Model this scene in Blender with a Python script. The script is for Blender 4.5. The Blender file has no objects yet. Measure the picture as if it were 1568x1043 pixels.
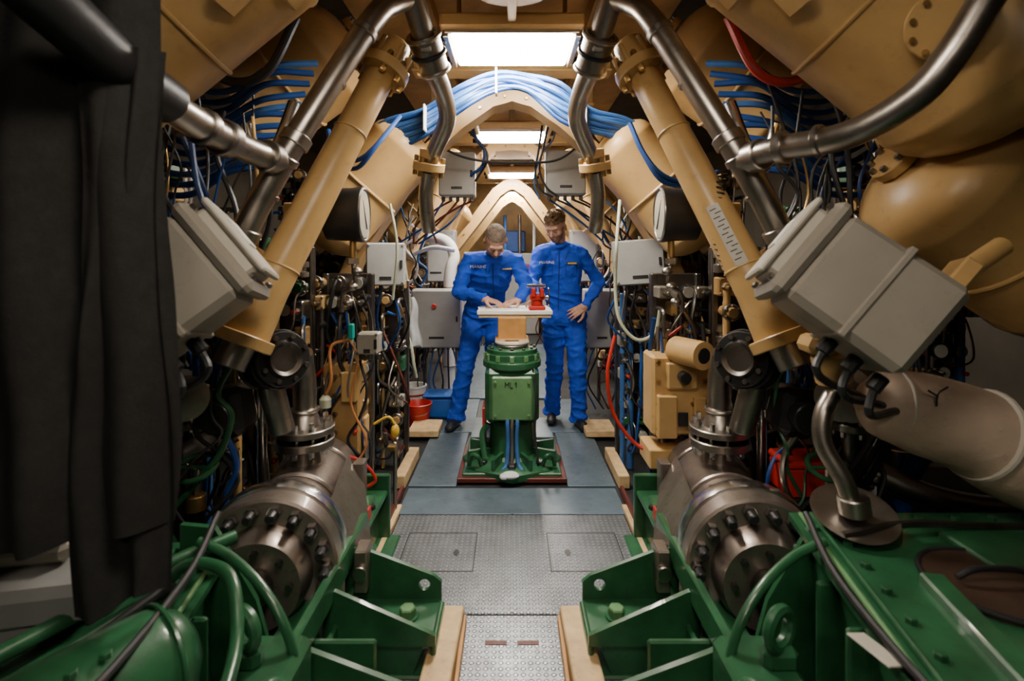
import bpy, bmesh, math, random
from mathutils import Vector, Matrix, Euler, noise
from mathutils.bvhtree import BVHTree
V=Vector
random.seed(7)
scene=bpy.context.scene
COL=scene.collection

# ---------------------------------------------------------------- materials
def mat(name,c,rough=.5,metal=0.,var=.3,bump=.08,scale=9,dirt=.35,dirtcol=(.05,.035,.02),rust=0,coat=0):
    m=bpy.data.materials.new(name); m.use_nodes=True
    n=m.node_tree.nodes; l=m.node_tree.links
    b=n['Principled BSDF']
    tc=n.new('ShaderNodeTexCoord')
    n1=n.new('ShaderNodeTexNoise'); n1.inputs['Scale'].default_value=scale; n1.inputs['Detail'].default_value=4
    n2=n.new('ShaderNodeTexNoise'); n2.inputs['Scale'].default_value=scale*3.1; n2.inputs['Detail'].default_value=5; n2.inputs['Roughness'].default_value=.7
    l.new(tc.outputs['Object'],n1.inputs['Vector']); l.new(tc.outputs['Object'],n2.inputs['Vector'])
    r1=n.new('ShaderNodeValToRGB'); e=r1.color_ramp.elements
    e[0].position=.3; e[1].position=.7
    e[0].color=(*[max(0,x*(1-var)) for x in c],1); e[1].color=(*[min(1,x*(1+var*.6)) for x in c],1)
    l.new(n1.outputs['Fac'],r1.inputs['Fac'])
    r2=n.new('ShaderNodeValToRGB'); e=r2.color_ramp.elements
    e[0].position=.56; e[0].color=(0,0,0,1); e[1].position=.74; e[1].color=(dirt,dirt,dirt,1)
    l.new(n2.outputs['Fac'],r2.inputs['Fac'])
    mx=n.new('ShaderNodeMix'); mx.data_type='RGBA'
    l.new(r2.outputs['Color'],mx.inputs[0]); l.new(r1.outputs['Color'],mx.inputs[6]); mx.inputs[7].default_value=(*dirtcol,1)
    l.new(mx.outputs[2],b.inputs['Base Color'])
    mr=n.new('ShaderNodeMapRange'); mr.inputs['To Min'].default_value=max(.04,rough-.12); mr.inputs['To Max'].default_value=min(1,rough+.15)
    l.new(n2.outputs['Fac'],mr.inputs['Value']); l.new(mr.outputs['Result'],b.inputs['Roughness'])
    b.inputs['Metallic'].default_value=metal
    if coat: b.inputs['Coat Weight'].default_value=coat
    if bump>0:
        bp=n.new('ShaderNodeBump'); bp.inputs['Strength'].default_value=bump; bp.inputs['Distance'].default_value=.01
        l.new(n2.outputs['Fac'],bp.inputs['Height']); l.new(bp.outputs['Normal'],b.inputs['Normal'])
    return m
def emit(name,c,s):
    m=bpy.data.materials.new(name); m.use_nodes=True; n=m.node_tree.nodes
    b=n['Principled BSDF']; b.inputs['Base Color'].default_value=(*c,1)
    b.inputs['Emission Color'].default_value=(*c,1); b.inputs['Emission Strength'].default_value=s
    return m
def tread(name,c):
    m=mat(name,c,rough=.34,metal=.6,var=.25,bump=0,dirt=.5)
    n=m.node_tree.nodes; l=m.node_tree.links; b=n['Principled BSDF']
    tc=n.new('ShaderNodeTexCoord'); sx=n.new('ShaderNodeSeparateXYZ'); l.new(tc.outputs['Object'],sx.inputs[0])
    def mth(op,a,bb=None):
        q=n.new('ShaderNodeMath'); q.operation=op
        for i,x in enumerate((a,bb)):
            if x is None: continue
            if isinstance(x,(int,float)): q.inputs[i].default_value=x
            else: l.new(x,q.inputs[i])
        return q.outputs[0]
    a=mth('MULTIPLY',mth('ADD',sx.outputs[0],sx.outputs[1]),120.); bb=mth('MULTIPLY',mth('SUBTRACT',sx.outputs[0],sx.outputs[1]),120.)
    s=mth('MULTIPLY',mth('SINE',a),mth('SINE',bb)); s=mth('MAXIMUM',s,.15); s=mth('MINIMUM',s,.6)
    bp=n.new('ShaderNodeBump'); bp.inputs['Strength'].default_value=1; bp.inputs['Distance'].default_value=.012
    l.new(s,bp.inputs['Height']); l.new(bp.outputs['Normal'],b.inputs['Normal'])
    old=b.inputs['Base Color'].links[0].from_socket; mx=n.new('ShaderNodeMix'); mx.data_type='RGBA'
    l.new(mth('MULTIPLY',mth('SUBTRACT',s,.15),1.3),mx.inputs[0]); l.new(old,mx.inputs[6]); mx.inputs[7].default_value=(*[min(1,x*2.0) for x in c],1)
    l.new(mx.outputs[2],b.inputs['Base Color'])
    return m

BEIGE=mat('beige_paint',(.57,.36,.14),.34,var=.15,bump=.05,scale=5,dirt=.25,dirtcol=(.20,.11,.035))
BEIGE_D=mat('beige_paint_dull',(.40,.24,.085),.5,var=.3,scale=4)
GREEN=mat('green_paint',(.020,.098,.040),.32,var=.35,bump=.08,dirt=.5,dirtcol=(.02,.03,.015),coat=.3)
GREEN_L=mat('green_paint_light',(.10,.23,.09),.4,var=.2,dirt=.3)
STEEL=mat('brushed_steel',(.38,.345,.31),.33,metal=1,var=.2,bump=.02,dirt=.4,dirtcol=(.10,.06,.03))
STEEL_D=mat('oily_steel',(.19,.175,.16),.36,metal=1,var=.3,bump=.03,dirt=.5)
CHROME=mat('chrome',(.62,.61,.60),.2,metal=1,var=.1,bump=.01,dirt=.2)
IRON=mat('cylinder_steel',(.29,.245,.215),.32,metal=.8,var=.25,bump=.08,dirt=.5,coat=.2)
BLACK=mat('black_rubber',(.016,.016,.018),.45,var=.3,dirt=.1)
BLACKM=mat('black_metal',(.025,.025,.027),.35,metal=.3,var=.3,dirt=.15)
GREY=mat('grey_enclosure',(.30,.27,.225),.42,var=.1,bump=.02,scale=5,dirt=.2)
GREYL=mat('light_lid',(.50,.46,.39),.38,var=.1,bump=.02,scale=5,dirt=.15)
GREYB=mat('cabinet_grey',(.33,.33,.32),.45,var=.08,bump=.01,dirt=.1)
WHITE=mat('white_plastic',(.75,.74,.70),.45,var=.06,bump=.02,dirt=.08)
BLUEC=mat('blue_cable',(.010,.055,.23),.36,var=.25,dirt=.1)
BLUEL=mat('mid_blue_cable',(.035,.115,.32),.36,var=.2,dirt=.1)
BLUEP=mat('blue_plastic',(.01,.10,.42),.4,var=.1,dirt=.05)
RED=mat('red_paint',(.45,.018,.013),.38,var=.2,dirt=.2)
REDD=mat('dark_red',(.10,.016,.010),.5,var=.2)
LIDB=mat('brown_hatch_lid',(.06,.035,.025),.35,var=.3,metal=.3)
ORANGE=mat('orange_cable',(.50,.20,.06),.4,var=.1,dirt=.05)
YELLOW=mat('yellow_plastic',(.60,.38,.03),.45,var=.1,dirt=.1)
TEAL=mat('teal_plastic',(.0,.35,.28),.45,var=.1,dirt=.1)
CREAM=mat('cream_hose',(.50,.53,.38),.4,var=.1,dirt=.1)
WOOD=mat('plywood',(.58,.40,.20),.6,var=.25,scale=14,dirt=.3)
CARD=mat('varnished_wood',(.45,.22,.06),.5,var=.2,scale=12,dirt=.15)
BRASS=mat('brass',(.50,.32,.12),.32,metal=.9,var=.2)
CLOTH=mat('dark_curtain_cloth',(.014,.013,.012),.9,var=.3,bump=.3,scale=30,dirt=.1)
RAG=mat('rag_cloth',(.66,.68,.70),.85,var=.1,bump=.2,scale=30,dirt=.05)
INSUL=mat('insulation_wrap',(.55,.42,.32),.55,var=.2,bump=.5,scale=7,dirt=.25)
FLOORM=mat('bilge_plate',(.035,.037,.04),.5,metal=.3,var=.4)
WALLM=mat('hull_wall',(.055,.045,.03),.6,var=.4,scale=3)
TREAD=tread('tread_plate',(.20,.215,.235))
DECK=mat('deck_blue_plate',(.13,.18,.225),.36,metal=.35,var=.2,dirt=.4)
PAPER=mat('paper',(.8,.8,.78),.7,var=.03,bump=0,dirt=0)
LAMPE=emit('lamp_diffuser',(1.,.91,.78),100)
LAMPD=emit('lamp_diffuser_dimmed',(1.,.89,.74),34)
COVER=mat('coverall_fabric',(.006,.075,.64),.75,var=.15,bump=.35,scale=14,dirt=.2,dirtcol=(.004,.03,.25))
COVER2=mat('coverall_seam',(.003,.03,.28),.8,var=.2,bump=.2)
SKIN=mat('skin',(.58,.32,.22),.5,var=.12,bump=.05,scale=20,dirt=.05,dirtcol=(.4,.15,.1))
HAIRG=mat('hair_grey_brown',(.20,.15,.115),.8,var=.5,bump=.6,scale=60,dirt=.3,dirtcol=(.28,.22,.17))
HAIRB=mat('hair_brown',(.30,.18,.085),.7,var=.6,bump=1,scale=40,dirt=.5,dirtcol=(.09,.045,.02))
BEARD=mat('beard_stubble',(.30,.165,.10),.8,var=.3,bump=.5,scale=80,dirt=.4)
SHOE=mat('black_shoe',(.015,.015,.018),.45)
GLASS=mat('gauge_glass',(.50,.50,.44),.15,var=.04,bump=0,dirt=0)

# ---------------------------------------------------------------- mesh builder
def rotmat(d):
    return V(d).normalized().to_track_quat('Z','Y').to_matrix().to_4x4()
class MB:
    def __init__(s,name):
        s.name=name; s.v=[]; s.f=[]; s.fm=[]; s.mats=[]
    def add(s,vs,fs,m,M=None):
        if m not in s.mats: s.mats.append(m)
        i=s.mats.index(m); o=len(s.v)
        s.v.extend([M@V(v) for v in vs] if M else [V(v) for v in vs])
        s.f.extend([tuple([k+o for k in f]) for f in fs]); s.fm.extend([i]*len(fs))
        return s
    def box(s,c,size,m,rot=(0,0,0),bev=.006,M=None):
        MM=Matrix.Translation(V(c))@Euler([math.radians(a) for a in rot]).to_matrix().to_4x4()
        if M: MM=M@MM
        h=[q/2 for q in size]; e=min(bev,min(size)*.35)
        if e<=0:
            vs=[(x*h[0],y*h[1],z*h[2]) for x in (-1,1) for y in (-1,1) for z in (-1,1)]
            fs=[(0,1,3,2),(4,6,7,5),(0,4,5,1),(2,3,7,6),(0,2,6,4),(1,5,7,3)]
            return s.add(vs,fs,m,MM)
        vs=[];idx={}
        for x in (-1,1):
            for y in (-1,1):
                for z in (-1,1):
                    for a in range(3):
                        sg=(x,y,z); p=[sg[i]*(h[i]-(0 if i==a else e)) for i in range(3)]
                        idx[(x,y,z,a)]=len(vs); vs.append(p)
        fs=[]
        for a in range(3):
            b_,c_=(a+1)%3,(a+2)%3
            for sg in (-1,1):
                L=[]
                for (p,q) in ((-1,-1),(1,-1),(1,1),(-1,1)):
                    k=[0,0,0]; k[a]=sg;k[b_]=p;k[c_]=q; L.append(idx[(*k,a)])
                fs.append(L if sg>0 else L[::-1])
            for p in (-1,1):
                for q in (-1,1):
                    k0=[0,0,0];k0[a]=-1;k0[b_]=p;k0[c_]=q;k1=list(k0);k1[a]=1
                    L=[idx[(*k0,b_)],idx[(*k1,b_)],idx[(*k1,c_)],idx[(*k0,c_)]]
                    fs.append(L if p*q<0 else L[::-1])
        for x in (-1,1):
            for y in (-1,1):
                for z in (-1,1):
                    L=[idx[(x,y,z,a)] for a in range(3)]; fs.append(L if x*y*z>0 else L[::-1])
        return s.add(vs,fs,m,MM)
    def lathe(s,prof,p,d,m,seg=20,sx=1,sy=1):
        vs=[];fs=[]
        for r,z in prof:
            for k in range(seg):
                a=2*math.pi*k/seg; vs.append((r*sx*math.cos(a),r*sy*math.sin(a),z))
        n=len(prof)
        for i in range(n-1):
            for k in range(seg):
                k2=(k+1)%seg; fs.append((i*seg+k,i*seg+k2,(i+1)*seg+k2,(i+1)*seg+k))
        fs.append(tuple(reversed(range(seg)))); fs.append(tuple((n-1)*seg+k for k in range(seg)))
        return s.add(vs,fs,m,Matrix.Translation(V(p))@rotmat(d))
    def cyl(s,a,b,r,m,r2=None,seg=16):
        a=V(a);b=V(b);L=(b-a).length; r2=r if r2 is None else r2; e=min(.004,r*.3,L*.2)
        return s.lathe([(max(r-e,.0005),0),(r,e),(r2,L-e),(max(r2-e,.0005),L)],a,b-a,m,seg)
    def hexa(s,p,d,r,h,m): return s.lathe([(r,0),(r,h*.85),(r*.85,h)],p,d,m,6)
    def flange(s,p,d,R,t,m,n=8,br=.012,bm=None,bh=.02):
        d=V(d).normalized(); p=V(p); s.cyl(p-d*t/2,p+d*t/2,R,m,seg=28)
        q=rotmat(d)
        for k in range(n):
            a=2*math.pi*(k+.5)/n; o=(q@V((math.cos(a)*R*.82,math.sin(a)*R*.82,0)))
            s.hexa(p+o+d*t/2,d,br,bh,bm or m); s.hexa(p+o-d*t/2,-d,br,bh,bm or m)
        return s
    def ball(s,c,r,m,seg=16,rings=10,rot=(0,0,0)):
        if isinstance(r,(int,float)): r=(r,r,r)
        vs=[];fs=[]
        for i in range(1,rings):
            t=math.pi*i/rings
            for k in range(seg):
                a=2*math.pi*k/seg; vs.append((r[0]*math.sin(t)*math.cos(a),r[1]*math.sin(t)*math.sin(a),r[2]*math.cos(t)))
        top=len(vs); vs.append((0,0,r[2])); bot=len(vs); vs.append((0,0,-r[2]))
        for i in range(rings-2):
            for k in range(seg):
                k2=(k+1)%seg; fs.append((i*seg+k,(i+1)*seg+k,(i+1)*seg+k2,i*seg+k2))
        for k in range(seg):
            k2=(k+1)%seg; fs.append((top,k,k2)); fs.append((bot,(rings-2)*seg+k2,(rings-2)*seg+k))
        return s.add(vs,fs,m,Matrix.Translation(V(c))@Euler([math.radians(a) for a in rot]).to_matrix().to_4x4())
    def tube(s,pts,r,m,seg=10,sm=6,closed=False):
        pts=[V(p) for p in pts]
        rr=list(r) if isinstance(r,(list,tuple)) else [r]*len(pts)
        if sm>1 and len(pts)>2:
            out=[];ro=[];n=len(pts)
            for i in range(n-1 if not closed else n):
                p0=pts[i-1] if (i>0 or closed) else pts[0]*2-pts[1]
                p1=pts[i]; p2=pts[(i+1)%n]
                p3=pts[(i+2)%n] if (i+2<n or closed) else p2*2-p1
                for j in range(sm):
                    t=j/sm
                    out.append(.5*((2*p1)+(p2-p0)*t+(2*p0-5*p1+4*p2-p3)*t*t+(3*p1-p0-3*p2+p3)*t**3)); ro.append(rr[i]*(1-t)+rr[(i+1)%n]*t)
            if not closed: out.append(pts[-1]); ro.append(rr[-1])
            pts=out; rr=ro
        n=len(pts); vs=[];fs=[]
        def tan(i):
            if closed: return (pts[(i+1)%n]-pts[i-1]).normalized()
            return (pts[min(i+1,n-1)]-pts[max(i-1,0)]).normalized()
        cs=[(math.cos(2*math.pi*k/seg),math.sin(2*math.pi*k/seg)) for k in range(seg)]
        t=tan(0); u=t.orthogonal().normalized()
        for i in range(n):
            t2=tan(i); u=(t.rotation_difference(t2)@u); u=(u-t2*u.dot(t2)).normalized(); t=t2; w=t.cross(u)
            P=pts[i]; R=rr[i]
            for a,c in cs: vs.append(P+(u*a+w*c)*R)
        for i in range(n-1 if not closed else n):
            j=(i+1)%n
            for k in range(seg):
                k2=(k+1)%seg; fs.append((i*seg+k,i*seg+k2,j*seg+k2,j*seg+k))
        if not closed:
            fs.append(tuple(reversed(range(seg)))); fs.append(tuple((n-1)*seg+k for k in range(seg)))
        return s.add(vs,fs,m)
    def ring(s,c,d,R,r,m,seg=24,rs=8):
        q=rotmat(d); pts=[V(c)+(q@V((math.cos(2*math.pi*k/seg)*R,math.sin(2*math.pi*k/seg)*R,0))) for k in range(seg)]
        return s.tube(pts,r,m,seg=rs,sm=1,closed=True)
    def prism(s,poly,ax,t,m,bev=.0):
        ax=V(ax).normalized()*t; n=len(poly); a=[V(p)-ax/2 for p in poly]; b=[V(p)+ax/2 for p in poly]
        fs=[tuple(range(n)),tuple(reversed(range(n,2*n)))]+[(i,n+i,n+(i+1)%n,(i+1)%n) for i in range(n)]
        return s.add(a+b,fs,m)
    def tomesh(s,name):
        me=bpy.data.meshes.new(name); me.from_pydata([tuple(v) for v in s.v],[],s.f)
        me.polygons.foreach_set('material_index',s.fm); me.update()
        bm=bmesh.new(); bm.from_mesh(me)
        bmesh.ops.recalc_face_normals(bm,faces=bm.faces[:]); bm.to_mesh(me); bm.free(); return me
    def done(s,parent=None,ang=35):
        xs=s.v
        lo=V([min(v[i] for v in xs) for i in range(3)]); hi=V([max(v[i] for v in xs) for i in range(3)])
        o=V(((lo.x+hi.x)/2,(lo.y+hi.y)/2,lo.z))
        if parent is None: s.v=[v-o for v in s.v]
        me=s.tomesh(s.name)
        me.polygons.foreach_set('use_smooth',[True]*len(me.polygons))
        me.set_sharp_from_angle(angle=math.radians(ang))
        for m in s.mats: me.materials.append(m)
        ob=bpy.data.objects.new(s.name,me); COL.objects.link(ob)
        if parent is None: ob.location=o
        else: ob.parent=parent
        return ob

# ---------------------------------------------------------------- people (built first: fast depsgraph)
def bm_remesh(mb,voxel,smooth_it=4):
    me=mb.tomesh('tmp')
    ob=bpy.data.objects.new('tmp',me); COL.objects.link(ob)
    md=ob.modifiers.new('r','REMESH'); md.mode='VOXEL'; md.voxel_size=voxel; md.use_smooth_shade=True
    if smooth_it: sm=ob.modifiers.new('s','SMOOTH'); sm.iterations=smooth_it; sm.factor=.5
    dg=bpy.context.evaluated_depsgraph_get(); dg.update()
    out=bpy.data.meshes.new_from_object(ob.evaluated_get(dg)); bpy.data.objects.remove(ob)
    return out
def caps(mb,a,b_,r1,r2,m=COVER):
    mb.tube([a,b_],[r1,r2],m,14,sm=1); mb.ball(a,r1*1.0,m,14,8); mb.ball(b_,r2*1.0,m,14,8)
def finish(me,name,mats,parent,fn=None):
    me.name=name; me.materials.clear()
    for m in mats: me.materials.append(m)
    me.polygons.foreach_set('use_smooth',[True]*len(me.polygons))
    ob=bpy.data.objects.new(name,me); COL.objects.link(ob); ob.parent=parent; return ob
def hand(parent,name,wrist,fwd,nrm,side,curl=.4,spread=.12,scale=1.):
    f=V(fwd).normalized(); n=V(nrm); n=(n-f*n.dot(f)).normalized(); s_=f.cross(n)*side
    w=V(wrist); mb=MB(name); P=lambda a,c,e: w+(f*a+s_*c+n*e)*scale
    caps(mb,P(-.015,0,0),P(.01,0,0),.029*scale,.029*scale,SKIN)
    for c,r in ((-.028,.0155),(-.009,.0175),(.012,.0175),(.029,.016)): caps(mb,P(.0,c*.65,0),P(.085,c,0.002),.018*scale,r*.8*scale,SKIN)
    for c,L,sp in ((.031,.072,.12),(.0105,.080,.03),(-.0105,.075,-.05),(-.030,.058,-.16)):
        base=V((.085,c,.003)); ang=curl*.5; p=base
        r=.0095
        for j,fr in enumerate((.45,.3,.25)):
            d=V((math.cos(ang)*math.cos(sp*1.2),math.cos(ang)*math.sin(sp*1.2),-math.sin(ang))); q=p+d*L*fr
            caps(mb,P(*p),P(*q),r*scale,(r-.001)*scale,SKIN); p=q; r-=.001; ang+=curl*.8
    p=V((.02,.03,-.004))
    for j,(d,L) in enumerate((((.6,.75,-.2),.04),((.85,.45,-.25),.034),((.95,.15,-.3),.026))):
        q=p+V(d).normalized()*L; caps(mb,P(*p),P(*q),(.0135-.0015*j)*scale,(.012-.0015*j)*scale,SKIN); p=q
    me=bm_remesh(mb,.0038,2); return finish(me,name,[SKIN],parent)
def head(parent,loc,rot,hairm,longhair,beard,scale=1.,neckto=None):
    mb=MB('head')
    mb.ball((0,.012,.035),(.076,.096,.088),SKIN,24,16)
    mb.ball((0,-.022,-.035),(.060,.068,.078),SKIN,20,14)
    mb.ball((0,-.055,-.085),(.032,.028,.024),SKIN,14,10)
    mb.ball((0,-.078,.028),(.052,.018,.014),SKIN,14,10)
    for s_ in (-1,1):
        mb.ball((.038*s_,-.062,-.022),(.022,.022,.02),SKIN,12,8)
        mb.ball((.077*s_,.01,-.008),(.012,.020,.032),SKIN,12,8,rot=(12,0,0))
    caps(mb,V((0,-.086,.012)),V((0,-.106,-.022)),.009,.014,SKIN); 
    for s_ in (-1,1): mb.ball((.012*s_,-.098,-.026),(.009,.010,.008),SKIN,10,6)
    mb.ball((0,-.088,-.052),(.024,.010,.006),SKIN,12,8); mb.ball((0,-.086,-.063),(.021,.010,.007),SKIN,12,8)
    me=bm_remesh(mb,.0045,2)
    def hl(c): return (.068-.36*max(0,c.y+.03)) if not longhair else (.052-.42*max(0,c.y+.03))
    for v in me.vertices:
        c=v.co; line=hl(c)
        back=(c.z>max(line,-.075)) and not(abs(c.x)>.070 and c.z<.03 and -.03<c.y<.04)
        if back:
            k=min(1,(c.z-line)*25)
            a=.002 if not longhair else .012+.014*noise.noise(c*38)+ (.010 if c.z>.08 else 0)
            v.co=c+v.normal*a*k
    hm={}
    for p in me.polygons:
        c=p.center; line=hl(c)+.006*noise.noise(c*60)
        if (c.z>max(line,-.075)) and not(abs(c.x)>.072 and c.z<.025 and -.03<c.y<.04): hm[p.index]=1
        elif beard and c.z<-.035 and c.y<.02 and not (abs(c.z+.057)<.008 and abs(c.x)<.02) and not(c.z>-.05 and abs(c.x)<.03 and c.y<-.09): hm[p.index]=2
        elif beard and abs(c.x)>.055 and c.z<.01 and -.03<c.y<.0: hm[p.index]=2
    ob=finish(me,'head',[SKIN,hairm,BEARD],parent)
    for i,mv in hm.items(): me.polygons[i].material_index=mv
    f=MB('face_details')
    for s_ in (-1,1):
        f.ball((.030*s_,-.079,.006),(.013,.009,.0085),WHITE,12,8); f.ball((.030*s_,-.0865,.005),(.006,.003,.006),BLACK,10,6)
        f.ball((.030*s_,-.083,.012),(.016,.008,.005),SKIN,12,8)
        f.tube([(.012*s_,-.094,.022),(.030*s_,-.096,.030),(.050*s_,-.080,.026)],[.003,.004,.0025],hairm,6)
    f.tube([(-.02,-.094,-.057),(0,-.099,-.0565),(.02,-.094,-.057)],.0018,REDD,6)
    fo=f.done(parent=ob)
    ob.rotation_euler=[math.radians(a) for a in rot]; ob.location=loc; ob.scale=(scale,)*3
    if neckto:
        nb=MB('neck'); M=Matrix.Translation(V(loc))@Euler([math.radians(a) for a in rot]).to_matrix().to_4x4()
        nb.tube([M@V((0,.03,-.02)),M@V((0,.03,-.07)),V(neckto)+V((0,.01,.03)),V(neckto)+V((0,.03,-.03))],[.052,.054,.055,.05],SKIN,18); nb.done(parent=parent)
    return ob
def person(name,J,hd,hands,spine,collar_at,shoe_dirs):
    root=bpy.data.objects.new(name,None); COL.objects.link(root)
    mb=MB('coverall')
    vs=[];fs=[];seg=22
    for (c,w,dp,tilt,yaw) in spine:
        E=Euler((tilt,0,yaw)).to_matrix()
        for k in range(seg):
            a=2*math.pi*k/seg; x=math.copysign(abs(math.cos(a))**.85,math.cos(a)); y=math.copysign(abs(math.sin(a))**.85,math.sin(a))
            vs.append(V(c)+E@V((w*x,dp*y,0)))
    n=len(spine)
    for i in range(n-1):
        for k in range(seg): fs.append((i*seg+k,i*seg+(k+1)%seg,(i+1)*seg+(k+1)%seg,(i+1)*seg+k))
    fs.append(tuple(reversed(range(seg)))); fs.append(tuple((n-1)*seg+k for k in range(seg)))
    mb.add(vs,fs,COVER)
    c=V(collar_at)
    for s_ in 'LR':
        sh,el,wr=[V(J[k+s_]) for k in ('sh','el','wr')]
        caps(mb,sh,el,.064,.054); caps(mb,el,wr,.056,.040)
        mb.tube([c+V((0,.02,-.03)),c.lerp(sh,.5)+V((0,.0,-.005)),sh],[.06,.062,.062],COVER,14,sm=3)
        d=(wr-el).normalized(); mb.cyl(wr-d*.03,wr+d*.014,.043,COVER,seg=16)
        hp,kn,an=[V(J[k+s_]) for k in ('hp','kn','an')]
        caps(mb,hp,kn,.106,.078); caps(mb,kn,an,.078,.064); mb.cyl(an+V((0,0,.02)),an-V((0,0,.045)),.073,COVER,seg=18)
    mb.ring(c,(0,-.35,1),.066,.017,COVER,24,8)
    me=bm_remesh(mb,.0095,3)
    for v in me.vertices:
        c=v.co; q=V((c.x*6+c.z*3,c.y*7,c.z*13)); r1=(1-abs(noise.noise(q)))**4; r2=(1-abs(noise.noise(V((c.x*16-c.z*6,c.y*14,c.z*22)))))**4
        lim=1.35 if c.z<.25 or (.9<c.z<1.12) else 1.
        v.co=c+v.normal*((r1-.45)*.016*lim+(r2-.45)*.006+noise.noise(c*5)*.006)
    me.update()
    cov=finish(me,'coverall',[COVER],root)
    bvh=BVHTree.FromPolygons([v.co.copy() for v in me.vertices],[list(p.vertices) for p in me.polygons])
    def surf(x,z):
        h=bvh.ray_cast(V((x,0,z)),V((0,1,0)))
        return (h[0],h[1]) if h[0] else (V((x,4.2,z)),V((0,-1,0)))
    for s_ in 'LR':
        an=V(J['an'+s_]); d=V(shoe_dirs[s_]).normalized()
        sb=MB('shoe'); base=V((an.x,an.y,0.012))
        caps(sb,base+V((0,0,.045))-d*.04,base+V((0,0,.042))+d*.14,.042,.038,SHOE); sb.ball(base+V((0,0,.075))+d*.0,(.045,.05,.05),SHOE)
        sb.ball(base+d*.16+V((0,0,.035)),(.042,.045,.032),SHOE)
        me2=bm_remesh(sb,.007,2)
        for v in me2.vertices: v.co.z=max(v.co.z,.0125)
        finish(me2,'shoe',[SHOE],root)
    head(root,*hd)
    for i,h in enumerate(hands): hand(root,'hand_%s'%'lr'[i],*h)
    return root,surf
def details(root,surf,xc,ztop,zbot,label_x,label_z,tag_x,tag_z,txt='MARINE',tiltdeg=75):
    d=MB('placket_and_pockets')
    pts=[]
    for i in range(14):
        z=ztop+(zbot-ztop)*i/13; p,n=surf(xc,z); pts.append(p+n*.002)
    d.tube(pts,.005,COVER2,6,sm=2)
    for dx in (-.10,.10):
        for (x0,z0,w,h) in ((xc+dx,label_z-.05,.09,.10),):
            loop=[]
            for (a,c) in ((-.5,.5),(.5,.5),(.5,-.5),(-.5,-.5)):
                p,n=surf(x0+a*w,z0+c*h); loop.append(p+n*.002)
            d.tube(loop+[loop[0]],.003,COVER2,5,sm=1)
    for s_ in (-1,1):
        a,_=surf(xc+.015*s_,ztop-.01); c2,_=surf(xc+.07*s_,ztop-.02); e,_=surf(xc+.04*s_,ztop-.08)
        d.prism([a+V((0,-.012,.02)),c2+V((0,-.012,.03)),e+V((0,-.012,0))],(0,-1,.2),.01,COVER)
    p,n=surf(tag_x,tag_z); d.box(p+n*.006,(.085,.004,.022),BLACK,rot=(-15,0,0),bev=.001); d.box(p+n*.009,(.07,.003,.010),YELLOW,rot=(-15,0,0),bev=0)
    d.done(parent=root)
    cu=bpy.data.curves.new('chest_lettering','FONT'); cu.body=txt; cu.size=.036; cu.extrude=.0015; cu.align_x='CENTER'
    to=bpy.data.objects.new('chest_lettering_tmp',cu); COL.objects.link(to)
    bpy.context.view_layer.update(); dg=bpy.context.evaluated_depsgraph_get()
    me=bpy.data.meshes.new_from_object(to.evaluated_get(dg)); bpy.data.objects.remove(to)
    me.materials.clear(); me.materials.append(WHITE)
    E=Euler((math.radians(tiltdeg),0,0)).to_matrix()
    for v in me.vertices:
        w=E@v.co+V((label_x,0,label_z)); h,nn=surf(w.x,w.z); v.co=h+V((0,-.009,0)) if h else w
    ob=bpy.data.objects.new('chest_lettering',me); COL.objects.link(ob); ob.parent=root

JA=dict(shL=(-.345,4.15,1.405),elL=(-.43,4.12,1.17),wrL=(-.21,3.97,1.125),
        shR=(.04,4.15,1.405),elR=(.115,4.08,1.20),wrR=(.055,3.98,1.12),
        hpL=(-.32,4.54,.93),knL=(-.39,4.42,.53),anL=(-.47,4.42,.10),
        hpR=(-.15,4.54,.93),knR=(-.14,4.44,.52),anR=(-.15,4.46,.10))
spA=[((-.235,4.54,.86),.15,.10,0,0),((-.235,4.54,.93),.18,.13,.05,0),((-.235,4.51,1.03),.168,.13,.25,0),((-.22,4.44,1.14),.162,.13,.45,0),((-.19,4.33,1.25),.178,.13,.6,0),((-.165,4.23,1.34),.185,.115,.75,0),((-.155,4.17,1.40),.15,.09,.8,0),((-.15,4.13,1.45),.085,.07,.8,0)]
rA,sA=person('worker_in_blue_coveralls',JA,((-.125,3.985,1.565),(54,0,6),HAIRG,False,False,1.06,(-.148,4.11,1.455)),
   [((-.20,3.962,1.122),(.85,-.35,-.22),(.1,-.1,1),1,.45),((.045,3.972,1.115),(-.75,-.5,-.22),(0,-.1,1),-1,.5)],spA,(-.148,4.11,1.46),{'L':(-.25,-1,0),'R':(.1,-1,0)})
details(rA,sA,-.15,1.39,1.02,-.265,1.355,-.04,1.355)
JB=dict(shL=(.235,4.34,1.47),elL=(.165,4.22,1.24),wrL=(.20,4.06,1.125),
        shR=(.575,4.38,1.46),elR=(.745,4.44,1.225),wrR=(.60,4.30,1.04),
        hpL=(.36,4.48,.93),knL=(.37,4.50,.52),anL=(.35,4.60,.10),
        hpR=(.53,4.45,.93),knR=(.55,4.38,.52),anR=(.56,4.42,.10))
spB=[((.445,4.46,.86),.15,.10,0,0),((.445,4.46,.93),.175,.13,0,-.1),((.44,4.45,1.04),.155,.12,.05,-.1),((.425,4.43,1.15),.152,.12,.1,-.15),((.41,4.41,1.28),.17,.12,.15,-.15),((.405,4.38,1.40),.18,.115,.2,-.15),((.40,4.37,1.47),.15,.09,.2,-.15),((.395,4.355,1.53),.085,.07,.3,-.1)]
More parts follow.
